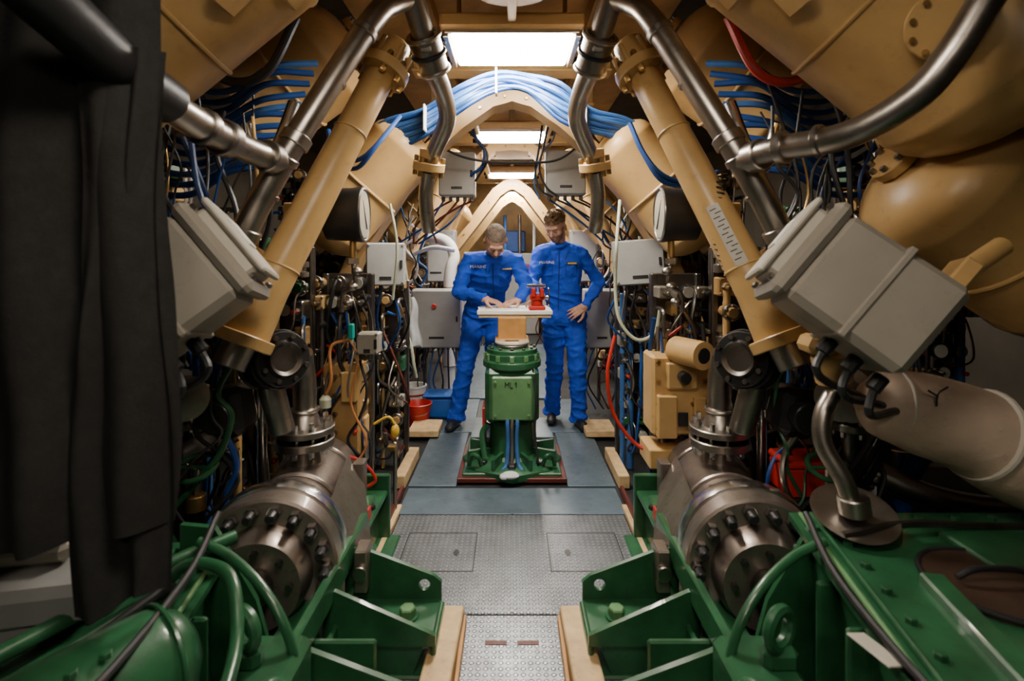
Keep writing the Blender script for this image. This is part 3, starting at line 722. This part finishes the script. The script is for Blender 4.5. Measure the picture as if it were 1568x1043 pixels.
    b.tube([(.56*sx,1.38,.20),(.565*sx,1.37,.36),(.60*sx,1.38,.47),(.68*sx,1.42,.55),(.80*sx,1.48,.60),(.90*sx,1.5,.63)],.013,GREEN,12)
    b.tube([(.50*sx,1.25,.15),(.52*sx,1.25,.34),(.57*sx,1.24,.43),(.58*sx,1.1,.44)],.018,GREEN,12)
    b.box((.64*sx,1.30,.30),(.18,.30,.22),GREEN,bev=.02)
    for k in range(4): b.hexa((.58*sx+.04*k*sx,1.14,.34),(0,-1,0),.012,.012,GREEN)
    if sx>0: b.box((.78,1.12,.606),(.05,.10,.004),GREYL,rot=(0,10,15),bev=.001)
    b.tube([(.90*sx,1.6,.66),(.84*sx,1.35,.62),(.80*sx,1.0,.62),(.80*sx,.7,.64)],.010,BLACK,8)
    b.done()
b=MB('grey_service_hatch'); b.box((-1.32,1.42,.62),(.5,.42,.10),GREYB,rot=(6,0,12),bev=.02); b.box((-1.32,1.40,.70),(.34,.22,.06),GREYL,rot=(6,0,12),bev=.02); b.box((-1.32,1.42,.53),(.3,.3,.1),GREYB); b.done()

b=MB('dish_cover_with_pipe')
b.lathe([(.004,-.06),(.04,-.058),(.09,-.035),(.115,-.006),(.12,.0),(.11,.0),(.03,-.015),(.004,-.015)],(1.06,1.62,.655),(-.1,-.35,1),STEEL,36)
b.tube([(1.055,1.61,.655),(1.03,1.62,.75),(.99,1.66,.85),(1.0,1.68,.94),(1.05,1.7,1.02),(1.04,1.7,1.10)],.028,STEEL,14)
b.cyl((1.058,1.61,.655),(1.05,1.61,.71),.045,STEEL); b.cyl((1.05,1.7,1.04),(1.03,1.7,1.13),.055,BEIGE); b.box((1.03,1.72,1.14),(.15,.1,.06),BEIGE,rot=(0,25,0),bev=.015)
b.cyl((1.07,1.63,.58),(1.065,1.63,.61),.05,STEEL_D)
b.done()
b=MB('insulated_pipe')
b.tube([(1.17,1.75,.98),(1.22,1.74,.965),(1.35,1.72,.93),(1.5,1.7,.88),(1.62,1.7,.80),(1.9,1.7,.70),(2.3,1.7,.6)],[.05,.11,.135,.14,.145,.155,.155],INSUL,28)
b.ring((1.52,1.7,.87),(1,0,-.4),.142,.012,GREYL,28); b.ring((1.25,1.735,.96),(1,0,-.2),.117,.006,GREYL,28)
for p in ((1.30,1.60,.99),): b.tube([p,V(p)+V((.0,-.006,.04)),V(p)+V((.03,-.006,.06))],.003,BLACK,6); b.tube([V(p)+V((0,-.006,.03)),V(p)+V((-.03,-.004,.05))],.003,BLACK,6)
b.done()
for sx in (-1,1):
    b=MB('bilge_pipe_run')
    b.tube([(1.2*sx,2.3,.75),(1.28*sx,2.25,.66),(1.42*sx,2.1,.60),(1.7*sx,2.0,.50),(2.3*sx,2,.45)],.05,STEEL,16)
    b.tube([(1.12*sx,2.35,.0),(1.12*sx,2.35,.8),(1.1*sx,2.4,1.0)],.022,CHROME,12)
    b.tube([(1.38*sx,2.35,.0),(1.38*sx,2.35,.7),(1.5*sx,2.3,.8)],.022,BLUEL,12)
    b.tube([(1.5*sx,2.1,.1),(1.6*sx,2.05,.66),(1.9*sx,2.0,.70),(2.4*sx,2.0,.70)],.035,BLUEC,12)
    b.box((1.9*sx,2.3,.30),(.5,.3,.6),GREYB,bev=.02); b.cyl((1.62*sx,2.2,.0),(1.62*sx,2.2,.65),.07,CHROME)
    b.flange((1.42*sx,2.1,.60),(1,-.4*sx,-.2*sx),.08,.03,STEEL)
    b.done()
b=MB('red_toolbox'); b.box((1.20,2.14,.55),(.22,.16,.12),RED,bev=.01); b.box((1.20,2.14,.62),(.23,.17,.03),RED,bev=.01); b.box((1.20,2.14,.245),(.2,.15,.49),BLACKM); b.tube([(1.14,2.14,.63),(1.14,2.14,.67),(1.26,2.14,.67),(1.26,2.14,.63)],.008,BLACK,8,sm=1); b.done()

b=MB('dark_hanging_curtain')
def sheet(x0,x1,y0,y1,z0,z1,amp,fr,nx=70,nz=30,taper=0,ph=0):
    vs=[];fs=[]
    for j in range(nz+1):
        t=j/nz; z=z1+(z0-z1)*t
        for i in range(nx+1):
            u=i/nx; x=x0+(x1-x0)*(u*(1-taper*t)); 
            y=y0+(y1-y0)*u+amp*math.sin(u*fr+ph+.6*math.sin(t*3))*(.4+.6*t)+.02*noise.noise(V((u*4,t*5,ph)))
            zz=z-.03*math.sin(u*5+ph)*t
            vs.append((x+.02*math.sin(t*6+u*3),y,zz))
    for j in range(nz):
        for i in range(nx):
            a=j*(nx+1)+i; fs.append((a,a+1,a+nx+2,a+nx+1))
    b.add(vs,fs,CLOTH)
sheet(-1.55,-.80,1.05,1.20,.80,2.25,.035,26)
sheet(-.98,-.80,1.16,1.20,.66,1.92,.02,14,nx=30,ph=1)
b.tube([(-1.7,1.0,2.27),(-1.2,1.1,2.27),(-.78,1.2,2.1)],.02,STEEL_D,10)
b.done(ang=80)

b=MB('blue_cable_bundle')
for k in range(14):
    o=(k%7)*.027-.10; lay=(k//7)*.03
    rr=.011+.003*(k%3); m=BLUEL if k%3 else BLUEC
    pts=[(-1.25,3.3+.02*k,1.75-.02*k),(-.98,3.25,2.02+o*.6),(-.78,3.12,2.15+o+lay),(-.52,3.05,2.23+o*.9+lay),(-.3,3.0,2.35+o*.7+lay),(-.1,3.0,2.45+o*.5+lay*.6),(.08,3.0,2.44+o*.5+lay*.6),(.28,3.0,2.33+o+lay),(.46,3.05,2.23+o*.6+lay),(.72,3.12,2.19+o*.5+lay),(.95,3.2,2.10-o),(1.3,3.35,1.9-.02*k)]
    pts=[V(p)+V((0,random.uniform(-.015,.015),random.uniform(-.012,.012))) for p in pts]
    b.tube(pts,rr,m,8,sm=5)
for x,z in ((-.09,2.45),(-.5,2.24),(.42,2.26)): b.box((x,3.0,z),(.012,.07,.15),WHITE,bev=.003)
for k in range(2):
    b.tube([(-.95,2.7,2.1),(-.9,2.65,1.98-.04*k),(-.78,2.62,1.93-.04*k),(-.68,2.65,2.02),(-.6,2.8,2.2)],.012,BLUEC,8)
    b.tube([(.62,2.75,2.15),(.68,2.7,1.98),(.78,2.68,1.86-.03*k),(.95,2.7,1.82),(1.1,2.8,1.9)],.014,BLUEC,8)
b.done()
b=MB('sagging_black_cable')
b.tube([(-.62,3.6,2.30),(-.42,3.7,2.18),(-.2,3.75,2.13),(.1,3.75,2.12),(.35,3.75,2.15),(.55,3.6,2.3)],.009,BLACK,8)
b.tube([(.22,3.8,2.40),(.19,3.8,2.2),(.17,3.8,2.05),(.21,3.8,1.93),(.30,3.82,1.88)],.008,BLACK,8)
b.tube([(.27,3.8,2.42),(.23,3.8,2.25),(.20,3.8,2.08),(.25,3.8,1.95),(.33,3.82,1.89)],.008,BLACK,8)
b.tube([(.32,3.8,2.44),(.30,3.8,2.3),(.22,3.8,2.2),(.16,3.8,2.0),(.2,3.8,1.86)],.006,BLUEL,8)
b.tube([(-.30,3.8,2.44),(-.26,3.8,2.3),(-.20,3.8,2.22),(-.22,3.8,2.1),(-.3,3.85,2.05)],.012,BLUEC,8)
b.tube([(-.36,3.8,2.40),(-.22,3.8,2.26),(-.18,3.8,2.15),(-.27,3.85,2.0)],.009,BLACK,8)
b.done()
for sx in (-1,1):
    b=MB('blue_hose_coil')
    for k in range(11):
        z=2.28-.05*k; x=1.12+.02*k
        b.tube([((x-.17)*sx,2.55,z+.11),((x)*sx,2.45,z+.06+random.uniform(-.02,.02)),((x+.2)*sx,2.5,z-.03),((x+.4)*sx,2.55,z-.02),((x+.6)*sx,2.6,z+.1)],.016,BLUEC if k%4 else BLUEL,8)
    b.tube([(.95*sx,2.3,2.5),(1.05*sx,2.25,2.25),(1.2*sx,2.25,2.2),(1.4*sx,2.3,2.3)],.02,RED if sx>0 else BLACK,10)
    b.tube([(1.0*sx,2.4,2.15),(1.05*sx,2.35,1.95),(1.15*sx,2.4,1.85),(1.22*sx,2.4,2.05)],.03,CHROME,12)
    b.done()
b=MB('coiled_black_cord')
pts=[]
for i in range(260):
    t=i/260; a=t*2*math.pi*22; c=V((.86,2.1,1.80)).lerp(V((.88,2.05,1.34)),t)+V((math.sin(t*3.1)*-.06,0,0))
    pts.append(c+V((math.cos(a)*.02,math.sin(a)*.02,0)))
b.tube(pts,.0045,BLACK,6,sm=1); b.tube([(.88,2.05,1.34),(.94,2.0,1.30),(.98,2.0,1.5),(.93,2.0,1.75),(.9,2.1,1.95)],.009,BLACK,8); b.done()

def ebox(name,c,s_,m=GREYB,rot=(0,0,0),latch=True,hang=0,btn=False,out=0):
    b=MB(name); M=Matrix.Translation(V(c))@Euler([math.radians(a) for a in rot]).to_matrix().to_4x4()
    b.box((0,0,0),s_,m,bev=.008,M=M); b.box((0,-s_[1]/2-.008,0),(s_[0]*.97,.018,s_[2]*.97),m,bev=.006,M=M)
    for x in (-1,1):
        for z in (-1,1): b.cyl(M@V((x*s_[0]*.43,-s_[1]/2-.015,z*s_[2]*.43)),M@V((x*s_[0]*.43,-s_[1]/2-.022,z*s_[2]*.43)),.008,STEEL,seg=8)
    if latch: b.box((s_[0]*.4,-s_[1]/2-.02,0),(.015,.01,.05),BLACKM,M=M,bev=.002); b.box((0,-s_[1]/2-.018,-s_[2]*.32),(s_[0]*.3,.003,.02),BLACK,M=M,bev=0)
    if btn: b.cyl(M@V((-.02,-s_[1]/2-.015,s_[2]*.22)),M@V((-.02,-s_[1]/2-.04,s_[2]*.22)),.022,RED,seg=16)
    n=max(3,int(s_[0]/.05))
    for k in range(n):
        x=-s_[0]*.4+s_[0]*.8*k/(n-1); b.cyl(M@V((x,0,-s_[2]/2)),M@V((x,0,-s_[2]/2-.035)),.014,STEEL_D,seg=10)
        if hang:
            mm=random.choice([BLACK,BLACK,BLUEC,REDD,STEEL_D,BLUEL]); w=random.uniform(-.05,.05)
            b.tube([M@V((x,0,-s_[2]/2-.03)),M@V((x+w+out*.25,random.uniform(-.03,.03),-s_[2]/2-hang*.25)),M@V((x+w*2+out*.7,random.uniform(0,.08),-s_[2]/2-hang*.6)),M@V((x-w+out,.1,-s_[2]/2-hang))],.008,mm,6,sm=5)
    b.box((0,s_[1]/2+.03,0),(s_[0]*.5,.06,s_[2]*.7),BEIGE,M=M)
    b.done()
ebox('control_cabinet',(-.67,4.75,.89),(.45,.2,.52),GREYB,btn=True,hang=.6)
ebox('control_cabinet',(.80,4.75,.89),(.30,.2,.52),GREYB,hang=.6)
ebox('control_cabinet',(-.80,5.6,1.45),(.40,.2,.55),GREYB,hang=.4)
ebox('control_cabinet',(.82,5.6,1.45),(.40,.2,.55),GREYB,hang=.4)
ebox('control_cabinet',(-.45,6.6,1.15),(.30,.2,.7),GREYL,hang=.5)
ebox('control_cabinet',(.45,6.6,1.15),(.30,.2,.7),GREYL,hang=.5)
ebox('junction_box',(-.41,3.95,2.06),(.27,.14,.33),GREYB,hang=.35,out=-.32)
ebox('junction_box',(.40,3.95,2.07),(.30,.14,.33),GREYB,hang=.35,out=.42)
ebox('terminal_box',(-.77,3.2,1.40),(.23,.12,.26),GREYB,rot=(0,0,10),hang=.4)
ebox('terminal_box',(.82,3.4,1.41),(.32,.14,.29),GREYB,rot=(0,-4,-8),hang=.4)
b=MB('white_ventilation_duct')
b.tube([(-.60,5.0,.15),(-.60,5.0,1.2),(-.56,5.05,1.45),(-.66,5.1,1.6),(-.9,5.15,1.65)],.055,WHITE,18)
for z in (.4,.8,1.15): b.ring((-.60,5.0,z),(0,0,1),.057,.007,STEEL)
b.box((-.60,5.0,.08),(.16,.16,.14),GREYB)
b.tube([(-.95,4.5,1.42),(-.7,4.5,1.52),(-.5,4.55,1.50)],.02,WHITE,10)
b.done()

def manifold(sx,x,y,z0,z1,w,seed,name='hydraulic_valve_manifold',body=None):
    R=random.Random(seed); b=MB(name)
    b.box((x*sx,y+.09,(z0+z1)/2),(w,.03,z1-z0),STEEL_D)
    for k in (-1,1): b.box(((x+k*w*.45)*sx,y+.05,(z1)/2),(.035,.035,z1),body or STEEL_D)
    z=z0+.04
    while z<z1-.05:
        h=R.uniform(.06,.13); xx=x-w/2
        while xx<x+w/2-.02:
            ww=R.uniform(.05,.12); m=R.choice([STEEL,STEEL_D,BLACKM,BEIGE,GREEN,GREY,BRASS,STEEL,BEIGE,BLACKM,BEIGE_D]); t=R.random(); c=V(((xx+ww/2)*sx,y+R.uniform(-.05,.03),z+h/2))
            if t<.35:
                b.box(c,(ww*.85,R.uniform(.07,.14),h*.85),m,bev=.007); b.hexa(c+V((0,-.06,0)),(0,-1,0),.018,.03,STEEL); b.cyl(c+V((0,-.08,0)),c+V((0,-.13,0)),.011,R.choice([BLACKM,RED,STEEL,BRASS]),seg=10)
                for q in (-1,1):
                    for e in (-1,1): b.hexa(c+V((q*ww*.3,-.055,e*h*.3)),(0,-1,0),.007,.012,STEEL)
            elif t<.6:
                b.lathe([(.02,0),(.034,.006),(.034,h*.35),(.022,h*.4),(.022,h*.6),(.034,h*.65),(.034,h)],c-V((0,0,h/2)),(0,0,1),R.choice([STEEL,BRASS,m]),14)
                b.cyl(c,c+V((0,-.07,0)),.013,STEEL,seg=10); b.box(c+V((.03*sx,-.075,0)),(.09,.012,.016),R.choice([RED,BLACKM,STEEL,STEEL,BLUEP]),rot=(0,R.uniform(-50,50),0),bev=.004)
            elif t<.75:
                b.cyl(c+V((0,.02,0)),c+V((0,-.04,0)),.038,BLACKM,seg=20); b.cyl(c+V((0,-.038,0)),c+V((0,-.045,0)),.032,GLASS,seg=20)
            elif t<.9:
                b.cyl(c+V((0,.06,0)),c-V((0,.08,0)),.028,m,seg=14); b.flange(c-V((0,.05,0)),(0,1,0),.045,.018,STEEL,6,.007)
            else:
                b.tube([c+V((0,.05,.0)),c+V((0,-.08,.0)),c+V((0,-.10,-.05)),c+V((0,-.08,-.14)),c+V((0,.04,-.16))],.012,STEEL,8)
            xx+=ww+R.uniform(.0,.02)
        z+=h+R.uniform(.005,.03)
    for k in range(int(10*w/.3)+3):
        a=V(((x+R.uniform(-w,w)*.5)*sx,y-R.uniform(.0,.12),R.uniform(z0,z1))); e=V(((x+R.uniform(-w,w)*.5)*sx,y-R.uniform(.0,.12),max(z0,a.z-R.uniform(.2,.6))))
        m=R.choice([BLACK,BLACK,STEEL,STEEL,BLACK,BLUEC,STEEL_D,CREAM,REDD,STEEL_D,BRASS])
        mid=a.lerp(e,.5)+V((R.uniform(-.1,.1),-R.uniform(.03,.1),-R.uniform(.0,.12)))
        b.tube([a,a.lerp(mid,.4)+V((0,-.03,.04)),mid,e.lerp(mid,.3)+V((R.uniform(-.05,.05),0,-.04)),e],R.choice([.005,.006,.008,.012]),m,8)
    for k in range(3):
        xx=(x+R.uniform(-w/2,w/2))*sx; b.cyl((xx,y-.05,0),(xx,y-.05,z1*R.uniform(.7,1)),R.choice([.012,.018,.024]),R.choice([STEEL,BEIGE,STEEL_D,BLUEL]),seg=12)
    b.done()
seed=1
for sx in (-1,1):
    for (x,y,z0,z1,w) in ((.94,2.95,.25,1.35,.28),(.86,3.62,.15,1.28,.26),(1.02,4.2,.3,1.5,.3),(1.22,2.75,.2,1.5,.3),(1.5,2.6,.4,1.7,.4),(1.85,2.6,.3,1.9,.4),(1.05,5.2,.3,1.7,.4),(1.0,7.2,.2,1.5,.5),(2.2,2.8,.2,2.2,.4),(1.3,3.6,.6,2.0,.5)):
        seed+=1; manifold(sx,x,y,z0,z1,w,seed)
def tangle(name,x0,x1,y0,y1,z0,z1,n,seed,mats,rr=(.005,.008,.012)):
    R=random.Random(seed); b=MB(name)
    for k in range(n):
        a=V((R.uniform(x0,x1),R.uniform(y0,y1),z1-R.uniform(0,.3)*(z1-z0))); c=a.copy(); pts=[c.copy()]
        for j in range(6):
            c=c+V((R.uniform(-.1,.1),R.uniform(-.05,.05),-(z1-z0)/6*R.uniform(.5,1.3))); c.x=min(max(c.x,x0),x1); c.z=max(c.z,z0+.01); pts.append(c.copy())
        b.tube(pts,R.choice(rr),R.choice(mats),8,sm=5)
    b.done()
for sx in (-1,1):
    f=lambda a,c:(min(a*sx,c*sx),max(a*sx,c*sx))
    x0,x1=f(.76,1.02); tangle('hose_bundle',x0,x1,2.78,2.92,.05,1.3,12,20+sx,[BLACK,BLACK,STEEL,STEEL,BLUEC,STEEL_D])
    x0,x1=f(.72,1.0); tangle('cable_bundle',x0,x1,4.4,4.6,1.2,2.0,10,30+sx,[BLACK,BLACK,BLUEL,BLACK,WHITE])
    x0,x1=f(1.1,1.8); tangle('cable_bundle',x0,x1,2.2,2.45,.7,2.3,24,40+sx,[BLACK,BLACK,BLUEC,BLACK,BRASS])
    x0,x1=f(.74,.98); tangle('cable_bundle',x0,x1,3.8,4.0,.5,1.6,10,50+sx,[BLACK,STEEL,BLUEL,BLACK,STEEL,CREAM])
    x0,x1=f(1.05,1.5); tangle('hose_bundle',x0,x1,1.95,2.15,.35,1.1,12,70+sx,[BLACK,BLACK,GREEN,STEEL,BLUEC])
b=MB('orange_cable_loop')
b.tube([(-.84,2.7,1.02),(-.93,2.68,.98),(-.92,2.66,.82),(-.95,2.66,.74)],.008,ORANGE,8); b.tube([(-.84,2.7,1.02),(-.79,2.68,.92),(-.82,2.66,.7),(-.74,2.66,.5),(-.82,2.64,.36)],.006,ORANGE,8)
b.lathe([(.03,0),(.03,.04),(.015,.06)],(-.95,2.66,.68),(0,0,1),CREAM,12); b.box((-.83,2.7,1.06),(.03,.03,.08),TEAL)
b.tube([(-.86,2.64,.45),(-.74,2.6,.42),(-.68,2.6,.33),(-.78,2.58,.30),(-.84,2.6,.36)],.008,RED,8); b.done()
b=MB('red_hose')
b.tube([(.58,2.95,1.0),(.53,2.9,.8),(.56,2.88,.58),(.68,2.85,.42),(.80,2.8,.40)],.010,RED,10); b.done()
b=MB('cream_drain_hose')
b.tube([(.64,3.1,1.78),(.60,3.0,1.5),(.59,2.98,1.25),(.61,2.95,1.08),(.70,2.93,.98),(.80,2.93,1.02),(.83,2.93,1.15)],.010,CREAM,10)
b.tube([(-.70,3.0,1.75),(-.66,3.0,1.5),(-.68,2.98,1.2)],.008,CREAM,8); b.done()
b=MB('yellow_regulator'); b.ball((-.66,2.95,.46),(.025,.025,.04),YELLOW); b.cyl((-.66,2.95,.40),(-.66,2.95,.02),.012,STEEL); b.tube([(-.66,2.95,.5),(-.70,2.95,.54),(-.78,2.95,.5)],.008,YELLOW); b.box((-.67,2.92,.38),(.05,.05,.03),BRASS); b.done()
b=MB('beige_valve_block')
b.box((.88,2.82,.72),(.30,.20,.42),BEIGE,bev=.015); b.box((.88,2.72,.83),(.16,.06,.14),BEIGE,bev=.01); b.box((.80,2.71,.62),(.10,.06,.22),BEIGE); b.box((.97,2.71,.62),(.06,.05,.2),BEIGE)
b.box((.88,2.80,.40),(.34,.22,.10),BEIGE); b.box((.88,2.84,.17),(.1,.1,.36),BEIGE)
b.lathe([(.035,0),(.07,0),(.07,.2),(.035,.2)],(.86,2.74,.96),(.35,-.8,0),BEIGE,28); b.cyl(V((.86,2.74,.96))+V((.35,-.8,0)).normalized()*.19,V((.86,2.74,.96))+V((.35,-.8,0)).normalized()*.202,.04,BLACK)
for x in (.76,.82,.94,1.0):
    for z in (.55,.68,.8,.9): b.hexa((x,2.72,z),(0,-1,0),.012,.02,BRASS)
b.cyl((.88,2.7,.83),(.88,2.64,.83),.03,BLACKM); b.box((.88,2.685,.61),(.05,.01,.07),BLACK,bev=.002)
b.done()
b=MB('beige_valve_block'); b.box((-.92,2.9,.62),(.2,.18,.5),BEIGE_D,bev=.012); b.box((-.87,2.8,.75),(.08,.05,.16),BEIGE); b.box((-.92,2.9,.18),(.1,.1,.36),STEEL_D)
for z in (.5,.6,.7,.8): b.hexa((-.95,2.81,z),(0,-1,0),.014,.025,STEEL)
b.done()
ebox('switch_box',(-.74,2.72,1.0),(.11,.08,.11),GREY)
# ---------------------------------------------------------------- green pedestal
b=MB('green_winch_pedestal')
Y=3.62
b.lathe([(.33,.0),(.34,.01),(.34,.05),(.32,.065),(.2,.08),(.18,.10)],(0,Y,.01),(0,0,1),GREEN,8)
b.box((0,Y,.02),(.70,.60,.03),REDD,bev=.004); b.box((0,Y,.04),(.64,.54,.03),GREEN,bev=.006)
for k in range(8):
    a=k*math.pi/4+.39; b.box((math.cos(a)*.24,Y+math.sin(a)*.22,.10),(.16,.025,.09),GREEN,rot=(0,0,math.degrees(a)),bev=.004)
    b.hexa((math.cos(a+.39)*.27,Y+math.sin(a+.39)*.25,.075),(0,0,1),.03,.03,BLACKM)
for k in (-1,1): b.tube([(.20*k,Y-.2,.08),(.22*k,Y-.24,.15),(.26*k,Y-.22,.15),(.28*k,Y-.2,.08)],.014,GREEN,8)
b.lathe([(.17,.08),(.16,.10),(.15,.32),(.19,.34)],(0,Y,0),(0,0,1),GREEN,24)
b.box((0,Y,.52),(.36,.34,.36),GREEN,bev=.03); b.box((0,Y-.175,.51),(.27,.03,.29),GREEN_L,bev=.01); 
for x in (-.11,.11):
    for z in (.40,.62): b.hexa((x,Y-.19,z),(0,-1,0),.010,.012,GREEN_L)
b.lathe([(.17,.68),(.195,.695),(.20,.70),(.20,.735),(.195,.74),(.185,.745),(.185,.785),(.175,.79),(.175,.815),(.17,.82)],(0,Y,0),(0,0,1),GREEN,32)
for k in range(12):
    a=k*math.pi/6; b.hexa((math.cos(a)*.155,Y+math.sin(a)*.155,.82),(0,0,1),.011,.012,BLACKM)
    b.box((math.cos(a)*.188,Y+math.sin(a)*.188,.765),(.014,.03,.04),GREEN_L,rot=(0,0,math.degrees(a)),bev=.003)
b.cyl((0,Y,.82),(0,Y,.84),.10,STEEL,seg=28)
for k in (-.03,.0,.035): b.tube([(k,Y-.14,.42),(k,Y-.19,.35),(k*.9,Y-.20,.22),(k*1.2,Y-.23,.10),(k*2,Y-.27,.07)],.013,BLUEL if k!=0 else STEEL,10)
b.tube([(.14,Y-.15,.7),(.16,Y-.2,.5),(.15,Y-.18,.3),(.17,Y-.22,.1)],.008,BLACK,8)
b.tube([(-.16,Y-.1,.32),(-.2,Y-.1,.25),(-.18,Y-.15,.1)],.02,GREEN,8)
b.box((-.19,Y,.25),(.02,.2,.35),RED,bev=.004)
b.ball((-.01,Y-.31,.06),(.06,.04,.022),RAG,14,8); b.ball((-.05,Y-.32,.055),(.03,.03,.02),RAG,14,8)
def strokes(segs,x0,z0,s_,y):
    for (p,q) in segs:
        b.tube([(x0+p[0]*s_,y,z0+p[1]*s_),(x0+q[0]*s_,y,z0+q[1]*s_)],.0025,BLACK,5,sm=1)
strokes([((0,0),(0,1)),((0,1),(.35,.4)),((.35,.4),(.7,1)),((.7,1),(.7,0)),((1,1),(1,0)),((1,0),(1.5,0)),((2.1,0),(2.1,1)),((2.1,1),(1.85,.75))],-.045,.585,.035,Y-.192)
b.done()
b=MB('small_work_table')
b.box((.02,3.92,1.045),(.54,.40,.03),WHITE,bev=.004); b.box((.02,3.92,1.02),(.52,.38,.025),WOOD,bev=.003)
b.box((.0,3.78,.935),(.20,.16,.155),CARD,bev=.006); b.box((0,3.78,.855),(.24,.2,.02),CARD)
b.cyl((0,3.66,.842),(0,3.66,.856),.12,GREYL,seg=28); b.box((0,3.74,.852),(.10,.3,.015),STEEL)
b.box((0,4.02,.52),(.05,.05,1.0),STEEL_D); b.box((0,4.02,.02),(.3,.2,.02),STEEL_D)
b.done()
b=MB('paper_drawing'); b.box((-.10,3.88,1.0625),(.30,.20,.003),PAPER,rot=(0,0,5),bev=0)
for k in range(5): b.box((-.10,3.82+.025*k,1.0645),(.2,.003,.0006),GREYB,rot=(0,0,5),bev=0)
b.done()
b=MB('red_bench_vise')
b.box((.18,3.80,1.075),(.12,.12,.03),RED,bev=.008); b.cyl((.18,3.80,1.09),(.18,3.80,1.13),.042,RED)
b.box((.18,3.80,1.15),(.10,.10,.05),RED,bev=.012); b.box((.155,3.80,1.185),(.03,.13,.06),RED,bev=.006); b.box((.215,3.79,1.185),(.03,.13,.06),RED,bev=.006)
b.box((.175,3.80,1.205),(.008,.13,.03),CHROME,bev=.002); b.box((.196,3.79,1.205),(.008,.13,.03),CHROME,bev=.002); b.box((.175,3.79,1.235),(.14,.10,.018),CHROME,bev=.004)
b.cyl((.23,3.79,1.15),(.27,3.78,1.15),.014,CHROME); b.cyl((.265,3.78,1.09),(.265,3.78,1.21),.006,CHROME,seg=8); b.ball((.265,3.78,1.09),.011,CHROME,8,6); b.ball((.265,3.78,1.21),.011,CHROME,8,6)
b.done()
b=MB('red_bucket'); b.lathe([(.08,.0),(.085,.0),(.115,.18),(.122,.185),(.115,.19),(.108,.18),(.08,.02)],(-.80,4.45,.012),(0,0,1),RED,28)
b.tube([(-.92,4.45,.19),(-.90,4.36,.14),(-.80,4.33,.12),(-.70,4.36,.14),(-.68,4.45,.19)],.004,STEEL,6); b.done()
b=MB('white_bucket'); b.lathe([(.09,.0),(.095,.0),(.115,.24),(.12,.245),(.12,.26),(.10,.26),(.09,.03)],(-.90,4.78,.012),(0,0,1),WHITE,28); b.ring((-.90,4.78,.2),(0,0,1),.116,.006,RED,28); b.done()
b=MB('blue_plastic_tub'); b.box((-.63,4.66,.12),(.27,.22,.19),BLUEP,bev=.025); b.box((-.63,4.66,.225),(.30,.25,.02),BLUEP,bev=.008); b.done()
b=MB('hanging_rag')
vs=[];fs=[]
for j in range(21):
    for i in range(15):
        t=j/20;u=i/14; w=.05+.07*t**.7
        vs.append((-.84+(u-.5)*2*w+.01*math.sin(t*9),4.2+.03*math.sin(u*14+t*2)*(.3+t),1.12-.42*t-.03*math.sin(u*6)*t))
for j in range(20):
    for i in range(14):
        a=j*15+i; fs.append((a,a+1,a+16,a+15))
b.add(vs,fs,RAG); b.cyl((-.84,4.2,1.12),(-.84,4.32,1.13),.01,STEEL); b.done(ang=80)
b=MB('workshop_stool'); b.cyl((0,6.6,.55),(0,6.6,.6),.17,BLUEP,seg=24)
for k in range(4): a=k*math.pi/2+.4; b.cyl((math.cos(a)*.1,6.6+math.sin(a)*.1,.55),(math.cos(a)*.18,6.6+math.sin(a)*.18,.012),.014,STEEL)
b.done()
b=MB('far_control_console'); b.box((0,9.9,.75),(1.0,.5,1.5),GREYB,bev=.02); b.box((0,9.9,1.72),(.5,.3,.40),BLUEC,bev=.02)
for k in range(4): b.box((-.3+.2*k,9.63,1.2),(.12,.02,.2),[BLUEP,WHITE,BLACKM,RED][k],bev=.004)
for k in range(4): b.cyl((-.4+.27*k,9.6,1.5),(-.4+.27*k,9.6,2.2),.03,[BEIGE,BLUEL,STEEL,WHITE][k])
b.done()

# ---------------------------------------------------------------- world + camera
w=bpy.data.worlds.new('World'); scene.world=w; w.use_nodes=True
w.node_tree.nodes['Background'].inputs['Color'].default_value=(.5,.6,.75,1); w.node_tree.nodes['Background'].inputs['Strength'].default_value=.1
cam=bpy.data.cameras.new('camera'); co=bpy.data.objects.new('camera',cam); COL.objects.link(co)
co.location=(0,0,1.45); co.rotation_euler=(math.radians(90),0,0); cam.sensor_width=36; cam.lens=18.37; cam.shift_y=-.0826
cam.clip_start=.05; cam.dof.use_dof=True; cam.dof.focus_distance=4.1; cam.dof.aperture_fstop=2.4
scene.camera=co
